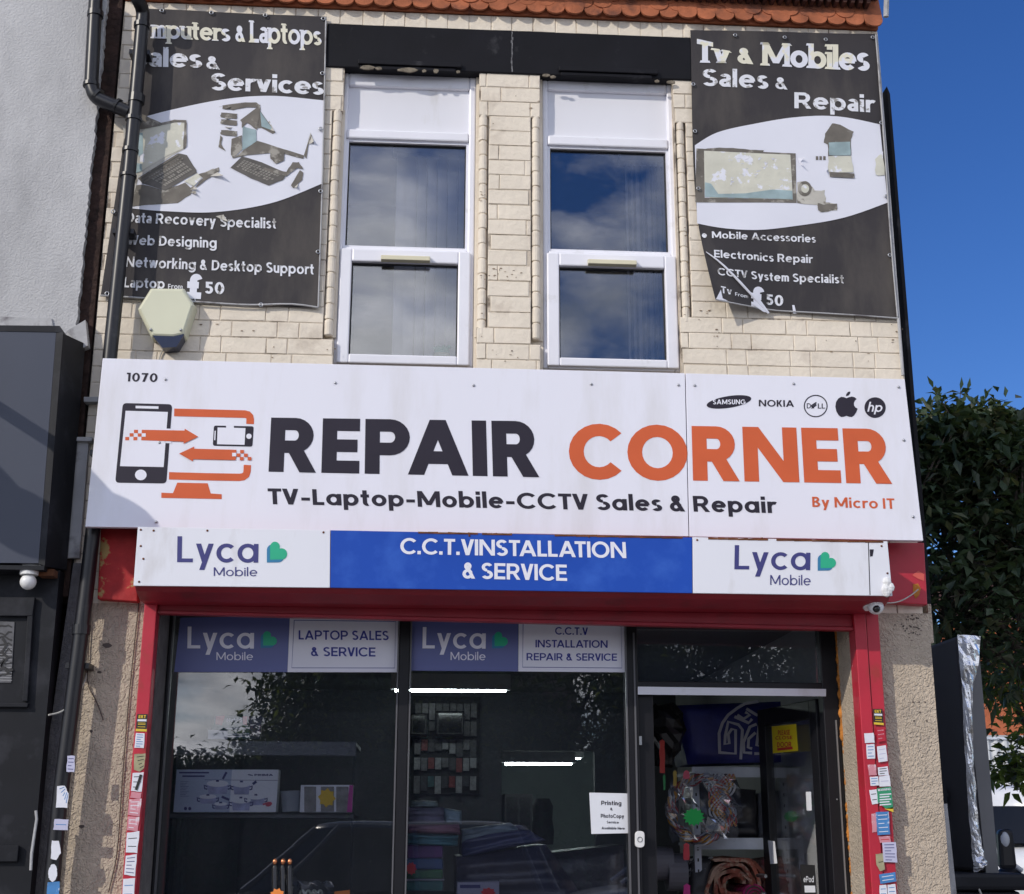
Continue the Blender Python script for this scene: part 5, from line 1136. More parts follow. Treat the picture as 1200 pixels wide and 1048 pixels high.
pack('lilac striped bedding pack near the top of the pile', [(478, 946), (520, 946), (521, 965), (477, 965)], FY, .3, bm_('pack_lilac', (.22, .21, .30)), .05, lines=2)
pack('pale blue bedding pack beside the lilac pack', [(520, 947), (541, 950), (541, 966), (521, 965)], FY+.02, .3, bm_('pack_blue', (.25, .36, .44)))
pack('pink bedding pack in the middle of the pile', [(478, 966), (538, 966), (540, 978), (477, 976)], FY, .3, bm_('pack_pink', (.30, .15, .20)), .04)
pack('teal bedding pack under the pink pack', [(477, 977), (537, 979), (536, 992), (476, 990)], FY-.02, .3, bm_('pack_teal', (.09, .24, .29)), .05, lines=1.5)
pack('navy folded duvet lying across the middle of the second window', [(541, 977), (610, 967), (640, 985), (541, 1006)], FY+.06, .4, bm_('pack_navy', (.06, .07, .16)), .06, lines=2)
pack('grey blue quilt on top of the navy duvet', [(541, 972), (598, 964), (613, 975), (541, 988)], FY+.04, .35, bm_('quilt', (.16, .22, .27)), .04)
pack('dark quilt at the bottom of the second window', [(535, 1004), (640, 990), (690, 1060), (535, 1060)], FY+.05, .5, bm_('quilt_dark', (.04, .04, .07)), .06, lines=3)
pack('black bag pile behind the red car reflection at the window bottom right', [(640, 1000), (730, 990), (735, 1070), (640, 1070)], FY+.25, .4, bm_('bag_dark', (.03, .03, .04)), .08)
bx = thing('storage_box', 'clear storage box of purple, blue and green folded cloth', 'storage box', at(500, 1045, FY-.05)); 
for y0, y1, nm, c in ((991, 1006, 'purple_cloth', (.16, .03, .20)), (1006.3, 1019, 'blue_cloth', (.04, .12, .32)), (1019.3, 1030, 'green_cloth', (.03, .20, .04)), (1032.3, 1044, 'teal_cloth', (.02, .20, .16))):
    b = MB(); b.slab([at(476, y0, FY-.05), at(519, y0, FY-.05), at(519, y1, FY-.05), at(476, y1, FY-.05)], (0, .3, 0)); b.build(nm, mat(nm, c, .5, var=.25, scale=14), bx, bevel=.008)
b = MB(); b.slab([at(475, 989.5, FY-.055), at(520, 989.5, FY-.055), at(520, 1045, FY-.055), at(475, 1045, FY-.055)], (0, -.002, 0)); b.build('clear_side', cl, bx)
b = MB(); b.slab([at(475, 1030.3, FY-.06), at(521, 1030.3, FY-.06), at(521, 1032, FY-.06), at(475, 1032, FY-.06)], (0, .3, 0)); b.build('lid', M['jug_glass'], bx)
star('star_label', 'red round price label on the clear storage box', 482, 1018, 6.5, 8, FY-.09, M['star_red'], 9)
cbx = carton('cardboard_carton', 'pale lilac carton with a red label at the bottom of the second window', 'box', [(536, 1034), (585, 1033), (585, 1065), (535, 1065)], FY-.12, .15, mat('carton_lilac', (.38, .38, .52), .5, var=.05))
b = MB(); poly(b, [(539, 1037), (563, 1037), (563, 1041), (539, 1041)], FY-.12, .001); b.build('title_print', M['ink_navy'], cbx, recalc=False)
star('star_label', 'red star shaped label on the lilac carton', 572, 1046, 9, 6, FY-.125, M['star_red'], 8)

# ---------------------------------------------------------------- goods behind the open door
SY = 1.15
sv = thing('metal_shelving', 'grey perforated metal shelving unit behind the open door', 'shelving', at(865, 1100, SY))
x0, x1 = px_x(811, 905, SY), px_x(921, 905, SY)
for y0, y1 in ((899, 911), (982, 995.5)): b = MB(); za, zb = px_z(860, y1, SY), px_z(860, y0, SY); b.box(x0, x1, SY, SY+.008, za, zb); b.box(x0, x1, SY+.0081, SY+.45, za+.015, za+.03); b.box(x0, x1, SY-.006, SY-.0001, za, za+.006); b.box(x0, x1, SY-.006, SY-.0001, zb-.006, zb); b.build('shelf', M['galv'], sv)
for xx in (x0, x1-.035):
    b = MB(); z1_ = px_z(860, 911, SY)-.001; b.box(xx, xx+.035, SY-.004, SY+.002, 0, z1_); b.box(xx, xx+.003, SY+.0021, SY+.04, 0, z1_); u_ = b.build('upright', M['galv'], sv)
    b = MB(); z = z1_-.03
    while z > 1.15: b.box(xx+.013, xx+.021, SY-.0055, SY-.0041, z-.012, z+.004); z -= .055
    b.build('slot', M['gasket'], u_)
bl = pack('blue blanket pack with a white Greek key border on top of the metal shelving', [(788, 827), (915, 822), (915, 893), (806, 896)], SY-.02, .35, bm_('blanket_blue', (.012, .016, .16), .5), .06, 'blanket_pack')
b = MB()
def GQ(pts): return [(740+x/7.5, 830+y/7.5) for x, y in pts]
BLY = SY-.10
for pts in ([(775, 400), (770, 220), (800, 130), (850, 60), (930, 0), (1000, -40), (1120, -60)], [(775, 390), (915, 400), (915, 190), (880, 185), (850, 230), (860, 310), (820, 318), (825, 240), (850, 120), (940, 145), (975, 190), (960, 450)], [(1060, 395), (990, 390), (985, 300), (1040, 165), (1100, 140)], [(1060, 355), (1025, 345), (1030, 270), (1090, 215)], [(905, 75), (1030, 130), (1060, 95)], [(930, 60), (985, 95), (1040, 60), (1000, 35)], [(1080, 400), (1200, 400), (1200, 180), (1120, 160), (1100, 330), (1150, 330)], [(1010, 5), (1100, 60), (1200, 40)]):
    pstroke(b, GQ(pts), 1.7, BLY, 0)
b.build('key_pattern', mat('blanket_white', (.42, .42, .48), .8), bl, recalc=False)
pack('black wrapped bundle on the shelf behind the bag of coiled cord', [(846, 922), (886, 926), (888, 982), (846, 982)], SY+.06, .3, bm_('bundle_black', (.03, .03, .035)), .05, 'wrapped_bundle', 2)
pack('grey plastic wrapped bundle at the right end of the middle shelf', [(890, 930), (916, 926), (917, 982), (889, 982)], SY+.05, .3, bm_('bundle_grey', (.16, .17, .20)), .05, 'wrapped_bundle', 1)
pack('dark slate bundle at the left end of the middle shelf', [(814, 918), (845, 915), (845, 982), (814, 982)], SY+.08, .3, bm_('bundle_slate', (.05, .055, .07)), .05, 'wrapped_bundle', 2)
pack('brown and pink patterned bundle on the lower shelf beside the door stile', [(893, 1008), (922, 1004), (924, 1060), (892, 1060)], SY+.03, .3, mat('bundle_pink', (.20, .06, .07), .6, var=.5, scale=20, dirt=(.36, .22, .20), dscale=12, dlo=.52, dhi=.58), .05, 'wrapped_bundle', 1)
pack('black and white bundle on the lower shelf beside the rolled rug', [(806, 1006), (836, 1004), (836, 1060), (805, 1060)], SY+.03, .3, mat('bundle_mono', (.03, .03, .035), .5, var=.3, scale=8, dirt=(.40, .42, .44), dscale=10, dlo=.56, dhi=.58), .05, 'wrapped_bundle', 1)
# bag of coiled plaited leads
cp = thing('coil_pack', 'clear bag of coiled multicoloured plaited cord hanging on the shelving', 'cord', at(821, 985, SY-.15)); cols = [(.5, .5, .52), (.45, .22, .03), (.30, .03, .03), (.25, .27, .33), (.10, .10, .12)]
for k, c in enumerate(cols):
    b = MB(); r_ = random.Random(k)
    for lay in range(4):
        cc = at(820+r_.uniform(-2, 2), 948+r_.uniform(-2, 2), SY-.13); R0 = .155+r_.uniform(-.02, .012); ph = r_.random()*6
        b.tube([cc+V3((math.cos(t)*(R0+.010*math.sin(t*9+ph)), -.02+.018*math.cos(t*9+ph), math.sin(t)*(R0+.010*math.sin(t*9+ph))*1.02)) for t in [2*math.pi*i/90 for i in range(91)]], .0048, 5)
    cc = at(845, 940, SY-.13)
    for q in range(3): b.tube([cc+V3((.05*math.sin(i*.5+k)+.02*q-.02, -.03, .14-.02*i)) for i in range(14)], .006, 5)
    b.build('cord', mat('cord_%s' % ('pale', 'amber', 'red', 'slate', 'black')[k], c, .5), cp, smooth=True)
b = MB(); r_ = random.Random(6); b.grid([[at(787+i*8.5+r_.uniform(-3, 3)+(4-abs(j-4))*(-1.5 if i == 0 else 1.5 if i == 9 else 0), 905+j*10+r_.uniform(-3, 3), SY-.19+r_.uniform(-.02, .02)) for i in range(10)] for j in range(9)]); b.build('film', cl, cp)
star('star_label', 'bright green star shaped price label on the bag of coiled cord', 813, 957.5, 13, 11, SY-.22, M['star_green'], 13)
star('star_label', 'green star shaped price label behind the door glass', 927, 957, 9, 7.5, SY-.1, M['star_green'], 12)
# rolled rug, drums and hanging oddments
rg = thing('rolled_rug', 'rolled red and cream patterned rug on the lower shelf', 'rug', at(862, 1070, SY))
b = MB(); c0 = at(862, 1036, SY-.05); spi = []
for i in range(120): t = i*.23; rr_ = .03+.0036*t; rr_ *= 1+.10*math.sin(t*2.3)+.06*math.sin(t*5.1); spi.append(c0+V3((math.cos(t)*rr_*1.2, .012*math.sin(t*3.7), math.sin(t)*rr_)))
for i in range(119):
    a, d = spi[i], spi[i+1]; na = (a-c0).normalized()*.020; nd = (d-c0).normalized()*.020
    b.slab([a, d, d+nd, a+na], (0, .5, 0), 0)
b.build('pile', mat('rug_red', (.30, .09, .06), .95, var=.5, scale=22, dirt=(.45, .30, .22), dscale=14, dlo=.5, dhi=.56, bump=.006), rg)
rg = thing('rolled_rug', 'dark pink rolled rug beside the patterned one', 'rug', at(890, 1070, SY)); b = MB(); c0 = at(884, 1050, SY-.06); b.tube([c0, c0+V3((0, .4, 0))], .06, 18)
b.build('pile', mat('rug_pink', (.42, .03, .14), .9, var=.4, scale=24, bump=.006), rg, smooth=True); b = MB()
for k in range(3): b.tube([c0+V3((math.cos(t)*(.015+.016*k), -.004, math.sin(t)*(.015+.016*k))) for t in [2*math.pi*i/16 for i in range(17)]], .004, 5)
b.build('spiral_edge', M['cable_dark'], rg)
for lab, x, y, r in (('grey ribbed hose drum behind the door jamb', 776, 1012, .085), ('grey round hose drum in front of the ribbed one', 792, 1022, .095)):
    t = thing('hose_drum', lab, 'drum', at(x, 1060, SY)); c0 = at(x, y, SY+.05); b = MB(); b.tube([c0+V3((-.05, 0, 0)), c0+V3((-.048, 0, 0)), c0+V3((.05, 0, 0))], r, 24); b.build('drum', mat('drum_grey', (.16, .16, .19), .5, var=.15), t, bevel=.006)
    b = MB(); b.tube([c0+V3((-.056, 0, 0)), c0+V3((.056, 0, 0))], r*.45, 18); b.build('hub', M['alu_black'], t)
for nm, lab, x0_, y0_, x1_, y1_, c in (('red_tag', 'long red tag hanging inside the doorway', 773, 868, 779, 906, (.55, .05, .04)), ('green_tag', 'small lime green tag hanging inside the doorway', 756.5, 894, 761.5, 909, (.30, .45, .04)), ('yellow_tag', 'narrow amber tag hanging above the coiled cord', 789, 904, 793, 921, (.42, .30, .05)), ('pink_tag', 'small pink tag at the end of the upper shelf', 801, 904, 808, 913, (.60, .10, .16)), ('red_tag', 'red tag hanging below the bag of coiled cord', 801, 989, 808, 1008, (.60, .05, .07)), ('pink_tag', 'bright pink packet at the bottom of the doorway', 801, 1037, 809, 1060, (.60, .03, .25)), ('green_tag', 'thin dark green strip hanging inside the doorway', 777, 909, 780, 926, (.03, .25, .08))):
    b = MB(); r_ = random.Random(x0_); pts = [(x0_, y0_+1), ((x0_+x1_)/2, y0_-1.5), (x1_, y0_+1)]+[(x1_+r_.uniform(-.6, .6), y0_+(y1_-y0_)*k/5) for k in range(1, 6)]+[(x0_+r_.uniform(-.6, .6), y1_-(y1_-y0_)*k/5) for k in range(0, 5)]
    poly(b, pts, SY-.25, 0, 0, .004); tag(b.build(nm, mat(nm, c, .6)), lab, 'tag')
bg_ = thing('black_bag', 'shiny black plastic bag hanging at the left of the doorway', 'bag', at(780, 900, SY)); b = MB(); r_ = random.Random(12); rows_ = []
for j in range(9):
    c0 = at(778, 826+j*9, SY-.12); rw = .05+.06*math.sin(math.pi*min(1, (j+.6)/8)); rows_.append([c0+V3((math.cos(t)*rw*(1+r_.uniform(-.22, .22)), math.sin(t)*rw*.6*(1+r_.uniform(-.2, .2)), r_.uniform(-.01, .01))) for t in [2*math.pi*i/16 for i in range(16)]])
b.grid(rows_, 0, True); b.face(rows_[0]); b.face(rows_[-1]); b.build('sack', mat('black_film', (.012, .012, .014), .18, var=.2), bg_)
# ---------------------------------------------------------------- stickers on the rails and pipe
RP = -.0765
mk('st_white', (.72, .73, .80), .6, var=.06, scale=20, dirt=(.60, .35, .38), dscale=14, dlo=.58, dhi=.66); mk('st_pink', (.62, .25, .30), .6, var=.15, scale=16, dirt=(.72, .62, .66), dscale=12, dlo=.5, dhi=.56)
mk('st_black', (.015, .015, .016), .5); mk('st_yellow', (.72, .50, .04), .5); mk('st_green', (.03, .28, .14), .5, var=.1); mk('st_blue', (.06, .22, .50), .5, var=.2, scale=18, dirt=(.65, .7, .78), dscale=12, dlo=.55, dhi=.6)
mk('st_tan', (.36, .33, .20), .6, var=.3, scale=18, dirt=(.08, .07, .06), dscale=14, dlo=.55, dhi=.62); mk('st_lilac', (.50, .50, .66), .6, var=.08, scale=14)
GRP = 'stickers and flyers stuck on the red guide rails'
def stick(lab, q, m, lines=0, lm='ink_navy', pl=RP, hd=None, torn=1):
    r_ = random.Random(lab); nm = 'sticker'; b = MB(); c = ((q[0][0]+q[2][0])/2, q[2][1]); lo = .0012+r_.random()*.0015
    Q = jag(q, .35*torn, 3, len(lab)); poly(b, Q, pl, lo, 0, .0008); o = tag(b.build(nm, M[m]), lab, 'sticker', GRP if pl == RP else 'stickers on the drainpipe')
    if lines:
        b = MB()
        for i in range(lines):
            v = (i+.8)/(lines+.6); p0, p1 = bil(q, .14, v), bil(q, .86-(.25 if i % 3 == 2 else 0), v); pstroke(b, [p0, p1], .42 if not hd or i else .8, pl, lo+.0005)
        b.build('print', M[lm], o, recalc=False)
    return o
def ekt(lab, q):
    b = MB(); poly(b, q, RP, .0015, 0, .0008); o = tag(b.build('sticker', M['st_black']), lab, 'sticker', GRP)
    b = MB(); text(b, 'EKT', [bil(q, .15, .24), bil(q, .85, .24), bil(q, .85, .06), bil(q, .15, .06)], RP, .0022, w=.24); poly(b, [bil(q, 0, .86), bil(q, 1, .86), bil(q, 1, 1), bil(q, 0, 1)], RP, .0022)
    for v in (.52, .60, .74): pstroke(b, [bil(q, .15, v), bil(q, .85, v)], .35, RP, .0022)
    b.build('lettering', M['st_yellow'], o, recalc=False)
    b = MB(); poly(b, [bil(q, .08, .30), bil(q, .92, .30), bil(q, .92, .42), bil(q, .08, .42)], RP, .0022); b.build('print', M['st_white'], o, recalc=False)
ekt('black and yellow EKT sticker at the top of the left red rail', [(161, 837), (173.2, 837), (172, 857.5), (159, 857)])
stick('white sticker with blue lines under the EKT sticker on the left rail', [(159.5, 859), (169.5, 859.5), (168.5, 877), (157.5, 876.5)], 'st_white', 6, 'st_blue')
stick('tan badge sticker with dark edges on the left rail', [(157.5, 884), (171, 883), (169, 900), (164, 904.5), (157, 902)], 'st_tan', 4, 'st_black')
stick('white flyer with a dark diagonal stripe on the left rail', [(155.5, 906), (168.5, 905), (166, 928), (153.5, 927)], 'st_white', 3, 'st_black')
stick('pale pink scrap under the striped flyer on the left rail', [(154, 928), (166, 929), (164.5, 936), (152.5, 935)], 'st_pink')
stick('torn pink flyer with white patches on the left rail', [(151.8, 937), (166, 936), (163.5, 957), (150, 955)], 'st_pink', 4, 'st_white')
stick('faded pink square flyer on the left rail', [(150.2, 957), (163.5, 957.5), (161.5, 974.5), (148.5, 973)], 'st_pink', 3, 'st_white')
stick('white torn flyer below the pink ones on the left rail', [(149, 976), (163.5, 974), (161, 1000), (147.5, 999)], 'st_white', 2, 'st_black', torn=2)
stick('white flyer with navy lines near the bottom of the left rail', [(147.5, 1003), (160.5, 1001), (158.5, 1027), (145.5, 1025)], 'st_white', 5, 'ink_navy')
stick('white card at the very bottom of the left rail', [(144.5, 1030), (158.5, 1029), (157, 1056), (143, 1056)], 'st_white', 2, 'st_blue')
b = MB(); pstroke(b, [(165.5, 908), (163, 916), (159.5, 926)], 1.6, RP, .0042); tag(b.build('stripe_sticker', M['st_black'], recalc=False), 'black diagonal strip stuck across the white flyer on the left rail', 'sticker', GRP)
ekt('black and yellow EKT sticker at the top of the right red rail', [(1023, 831), (1034, 831), (1035.5, 850), (1024, 849)])
for lab, q, m, n, lm in (
 ('blank white square at the top of the inner right rail', [(1012.5, 859.5), (1023.5, 859), (1025, 870.5), (1013.5, 871)], 'st_white', 0, ''),
 ('red embossed sticker under the EKT one on the right rail', [(1026.5, 853), (1036, 852), (1038, 868), (1028, 870)], 'red_paint', 3, 'st_pink'),
 ('white lined label under the blank square on the right rail', [(1015, 872.5), (1024.5, 872), (1025.5, 889), (1016, 889.5)], 'st_white', 4, 'st_blue'),
 ('white label with a folded right edge on the right rail', [(1027.5, 875), (1038, 873.5), (1040, 892), (1029.5, 893.5)], 'st_white', 3, 'st_lilac'),
 ('faded pink label on the inner right rail', [(1016.5, 896.5), (1026, 896), (1027.5, 908.5), (1018, 909)], 'st_pink', 0, ''),
 ('white label with a grey drawing on the outer right rail', [(1028.5, 899.5), (1040, 898), (1041.5, 908.5), (1029.5, 909)], 'st_white', 3, 'st_black'),
 ('white and blue striped label on the right rail', [(1019, 910.5), (1029, 910), (1030, 920.5), (1020, 921)], 'st_white', 3, 'st_blue'),
 ('plain white label above the green notice on the right rail', [(1030, 910), (1042, 908.5), (1043.5, 921.5), (1030.5, 922)], 'st_white', 1, 'st_lilac'),
 ('white torn label left of the green notice', [(1018.5, 926), (1027, 925), (1029, 942), (1022, 943)], 'st_white', 2, 'st_black'),
 ('pale scrap below the torn label on the right rail', [(1021, 954), (1027, 953), (1027.5, 975), (1022, 976)], 'st_pink', 0, ''),
 ('blue and white leaflet on the right rail', [(1026, 952), (1041, 951), (1043, 978), (1028, 979)], 'st_blue', 5, 'st_white'),
 ('small pink scrap with red blots on the right rail', [(1029.5, 980.5), (1043, 980), (1044, 987), (1031, 988)], 'st_pink', 1, 'ink_red'),
 ('lilac notice with a dark crest on the right rail', [(1033.5, 987.5), (1049.5, 987), (1051.5, 1011), (1035.5, 1010.5)], 'st_lilac', 6, 'ink_navy'),
 ('round edged grey scrap beside the lilac notice', [(1026, 1001), (1034.5, 1000), (1037, 1019), (1031, 1021), (1027, 1014)], 'st_tan', 1, 'st_black'),
 ('bright blue torn sticker on the right rail', [(1030, 1025), (1049, 1022), (1050.5, 1033), (1031.5, 1036)], 'st_blue', 2, 'st_white'),
 ('white and blue label at the bottom left of the right rail', [(1030.5, 1037.5), (1038.5, 1037), (1040, 1058), (1031, 1058)], 'st_white', 3, 'st_blue'),
 ('white and blue label at the bottom right of the right rail', [(1040, 1037), (1049, 1036), (1051, 1058), (1041, 1058)], 'st_white', 4, 'st_blue')):
    stick(lab, q, m, n, lm)
gn = note('sticker', 'green notice with white lines and a yellow corner on the right rail', 'sticker', [(1027.5, 924), (1044, 922), (1046.5, 948), (1038, 948), (1028.5, 940)], RP, M['st_green'], .001, GRP, .003)
b = MB(); text(b, 'WARNING', [(1028.5, 927.5), (1043.5, 926), (1043.3, 923.5), (1028.3, 925)], RP, .0036, w=.24)
for i in range(5): pstroke(b, [(1030.5, 931.5+i*3), (1044-(i % 2)*2, 930.5+i*3)], .7, RP, .0036)
b.build('lettering', M['st_white'], gn, recalc=False); b = MB(); poly(b, [(1036, 948), (1046.5, 946), (1046.8, 952)], RP, .003); b.build('yellow_corner', M['st_yellow'], gn, recalc=False)
PPL = -.142
for lab, q, m, n, lm in (('lilac label on the drainpipe below the cable', [(79, 886), (88, 886), (87, 905), (78, 904.5)], 'st_lilac', 4, 'ink_navy'), ('white sticker with a cut corner on the drainpipe', [(67, 921.5), (76, 921), (80.5, 930), (79, 947), (65.5, 946.5)], 'st_white', 5, 'st_blue'),
  ('pale blue band sticker round the drainpipe', [(64, 960), (80.5, 960.5), (79.5, 973), (62.5, 972.5)], 'st_lilac', 1, 'st_blue'), ('white torn sticker on the lower drainpipe', [(61, 985), (69, 985.5), (71.5, 1000), (66, 1008), (59.5, 1006)], 'st_white', 0, ''), ('oval white sticker above the blue one on the drainpipe', ell(62, 1023, 5.2, 10.5, 4, 14), 'st_white', 0, ''), ('blue and white sticker at the bottom of the drainpipe', [(56, 1034), (70, 1033), (69, 1058), (54, 1058)], 'st_blue', 0, '')):
    stick(lab, q, m, n, lm, PPL, torn=1.5)

# ---------------------------------------------------------------- cables and small marks on the left pillar
b = MB(); b.tube([at(*c, -.012) for c in curve([(163, 705), (157, 760), (150, 830), (143, 920), (137, 1000), (127, 1046)], 20)], .0025, 6); tag(b.build('cable', M['cable_dark'], smooth=True), 'thin dark cable running down the left pillar beside the red rail', 'cable')
b = MB(); b.tube([at(*c, Yy) for c, Yy in zip(curve([(101, 790), (99, 799), (86, 822), (72, 834), (57, 838)], 16), [-.02-.009*i for i in range(17)])], .004, 6); tag(b.build('cable', M['cable_grey'], smooth=True), 'loose cream cable end sticking out beside the drainpipe', 'cable')
b = MB(); b.tube([at(*c, -.012) for c in curve([(108, 700), (104, 760), (103, 800), (112, 820), (118, 835), (121, 844)], 16)], .0025, 6); tag(b.build('cable', M['cable_dark'], smooth=True), 'thin looped cable on the left pillar next to the drainpipe', 'cable')
b = MB()
for x, y, w_, h_ in ((125.5, 756.5, 6, 3), (116.5, 788, 2.6, 1.6), (107, 857, 2.2, 2), (95.5, 968.5, 4, 2)): poly(b, [(x+w_*math.cos(t)*rnd.uniform(.8, 1.1), y+h_*math.sin(t)*rnd.uniform(.8, 1.1)) for t in [math.pi*2*i/10 for i in range(10)]], -.006, .001)
for x, y in ((1070, 823), (1077, 823), (1084, 823), (1078, 835), (1071, 845), (1086, 845)): poly(b, ell(x, y, 1.1, 1.1, 0, 8), -.006, .001)
r_ = random.Random(1)
for i in range(40): x, y = r_.gauss(1066, 7), r_.gauss(734, 7); poly(b, ell(x, y, r_.uniform(.4, 1.6), r_.uniform(.4, 1.3), 0, 7), -.006, .001+.00002*i)
b.build('hole', M['cable_dark'], B, recalc=False)
# turret camera, tape and wire at the right end of the shutter box
cm = thing('turret_camera', 'small white camera under the right end of the shutter box', 'security camera', at(1022, 716, -.20))
b = MB(); c = at(1020, 704, -.20); b.tube([c+V3((0, 0, .03)), c+V3((0, 0, -.012)), c+V3((.005, -.005, -.025))], [.045, .047, .04], 18); b.build('base', M['white_plastic'], cm, smooth=True)
b = MB(); c2 = at(1026, 711, -.23); b.ball(c2, .036, 10); b.build('eyeball', M['white_plastic'], cm, smooth=True); b = MB(); b.ball(c2+V3((-.005, -.026, -.014)), .017, 8); b.build('lens', M['dark_lens'], cm, smooth=True)
b = MB(); r_ = random.Random(3)
for i in range(9): b.ball(at(1041+r_.uniform(-4, 4), 688+r_.uniform(-6, 7), BY-.01), r_.uniform(.012, .022), 4, 0, (1, .7, 1.2))
tag(b.build('tape_wad', M['white_plastic'], recalc=True), 'crumpled white tape stuck on the right end of the shutter box', 'tape')
b = MB(); b.tube([at(*c, Yy) for c, Yy in zip(curve([(1032, 707), (1050, 706), (1064, 700), (1076, 691)], 12), [-.22+.011*i for i in range(13)])], .003, 6); tag(b.build('cable', M['cable_grey'], smooth=True), 'grey cable from the small camera to the red wall end', 'cable')
b = MB(); poly(b, [(1070, 685), (1076, 684), (1079, 690), (1077, 698), (1073, 702), (1070, 695)], -.062, .0, 0, .003); b.build('patch', M['foam'], B); b = MB(); poly(b, [(1069, 674), (1076, 669), (1083, 673), (1083, 681), (1075, 678)], -.062, 0); b.build('bright_patch', mat('red_bright', (.62, .10, .08), .5), B)

# ---------------------------------------------------------------- things right of the building
mt = thing('mattress', 'dark wrapped mattress standing upright with a crinkled silver front edge right of the shop wall', 'mattress', at(1145, 1024, 1.0))
my0, my1 = 1.0, 2.95; a0, a1, a2 = at(1122, 745, my0), at(1150, 745, my0), at(1167, 752, my0); b0, b1, b2 = at(1141, 1022, my0), at(1158, 1012, my0), at(1168, 1022, my0)
zb_m, zt_m = b0.z, a0.z; xf = at(1132, 880, my0).x; xe = at(1157, 880, my0).x
mk('mat_dark', (.045, .043, .05), .7, var=.12, scale=2); mk('mat_grey', (.15, .15, .155), .75, var=.12, scale=3); mk('foil', (.78, .78, .80), .25, metal=.85, var=.2, scale=14, bump=.008, bscale=22, dirt=(.40, .38, .34), dscale=12, dlo=.5, dhi=.64)
b = MB(); b.slab([(xf, my0+.004, zb_m), (xe, my0+.004, zb_m), (xe, my0+.004, zt_m), (xf, my0+.004, zt_m)], (0, my1-my0, 0)); b.build('wrapped_body', M['mat_dark'], mt, bevel=.02)
b = MB(); P0, P1, P2, P3 = at(1141, 1022, my0), at(1169, 1026, my0), at(1152, 752, my0), at(1124, 750, my0); b.slab([V3((xf+.05, my0-.004, zb_m-.01)), V3((xe+.002, my0-.004, zb_m-.01)), V3((xe+.002, my0-.004, zt_m-.03)), V3((xf+.03, my0-.004, zt_m-.03))], (0, .007, 0)); b.build('edge_band', M['mat_grey'], mt)
b = MB(); r_ = random.Random(5); rows_ = []
lp = [(1122, 744), (1124, 775), (1127, 800), (1129, 850), (1132, 900), (1135, 950), (1138, 985), (1140, 1010), (1141.5, 1024)]; rp = [(1149, 746), (1147, 775), (1141, 805), (1140, 850), (1142, 900), (1146, 950), (1150, 985), (1155, 1005), (1158, 1012)]
lc, rc = curve(lp, 40), curve(rp, 40)
for (lx, ly), (rx_, ry_) in zip(lc, rc): rows_.append([at(lx*(1-t)+rx_*t, ly*(1-t)+ry_*t, my0-.012)+V3((0, r_.uniform(-.006, .006)-(.02*math.sin(math.pi*t)), 0)) for t in [k/6 for k in range(7)]])
b.grid(rows_); b.build('foil_edge', M['foil'], mt)
b = MB(); zt2 = at(1112, 929, 1.4).z; text(b, 'Matt', [V3((xf-.012, 2.05, zt2-.075)), V3((xf-.012, 1.25, zt2-.075)), V3((xf-.012, 1.25, zt2+.02)), V3((xf-.012, 2.05, zt2+.02))], (V3((xf, 0, 0)), V3((-1, -.0001, 0))), .003, w=.22); b.build('lettering', M['st_black'], mt, recalc=False)
bn = thing('bin', 'dark bin standing under the upright mattress', 'bin', (xf+.1, 1.6, 0)); b = MB(); b.slab([(xf-.30, .95, 0), (xe+.05, .95, 0), (xe+.10, .95, zb_m-.09), (xf-.34, .95, zb_m-.09)], (0, 1.9, 0)); b.build('body', M['alu_black'], bn, bevel=.03); b = MB(); b.box(xf-.36, xe+.12, .92, 2.9, zb_m-.088, zb_m-.004); b.build('lid', M['shopfront_black'], bn, bevel=.02)
b = MB(); b.tube([at(*c, .93) for c in curve([(1118, 1026), (1128, 1036), (1140, 1030), (1148, 1044), (1152, 1056)], 14)], .006, 6); tag(b.build('cable', M['cable_grey'], smooth=True), 'pale looped cable hanging below the upright mattress', 'cable')
b = MB(); b.slab([at(1104, 942, .3), at(1110, 942, .3), at(1122, 1056, .3), at(1110, 1056, .3)], (0, .15, 0)); tag(b.build('side_plank', M['pale_render']), 'weathered plank leaning on the right side wall of the shop', 'plank')

# trees ---------------------------------------------------------
def leafmat(name, c, trans=.35):
    m = mat(name, c, .45, var=.45, scale=1.6, spec=.4, det=3); n, l = m.node_tree.nodes, m.node_tree.links; p = n['Principled BSDF']
    t = n.new('ShaderNodeBsdfTranslucent'); t.inputs[0].default_value = (c[0]*2.2, c[1]*2.0, c[2]*.8, 1); x = n.new('ShaderNodeMixShader'); x.inputs[0].default_value = trans; l.new(p.outputs[0], x.inputs[1]); l.new(t.outputs[0], x.inputs[2]); l.new(x.outputs[0], n['Material Output'].inputs['Surface']); return m
LEAF_A, LEAF_B, LEAF_C = leafmat('leaf_dark', (.045, .072, .036), .2), leafmat('leaf_light', (.12, .16, .04)), leafmat('leaf_olive', (.085, .095, .055), .25)
BARK = mat('bark', (.09, .07, .055), .95, var=.4, scale=12, bump=.01, bscale=25)
def leaf(mb, c, d, nrm, L, wd, droop=.25, m=0):
    d = d.normalized(); s_ = d.cross(nrm); s_ = s_.normalized() if s_.length > .01 else V3((1, 0, 0)); n2 = s_.cross(d)
    a = c; m1 = c+d*L*.45-n2*0; tip = c+d*L-V3((0, 0, droop*L)); k = len(mb.v)
    mb.v += [a, m1+s_*wd*.5+n2*wd*.12, tip, m1-s_*wd*.5+n2*wd*.12, m1]; mb.f += [[k, k+1, k+4], [k+1, k+2, k+4], [k+2, k+3, k+4], [k+3, k, k+4]]; mb.m += [m]*4
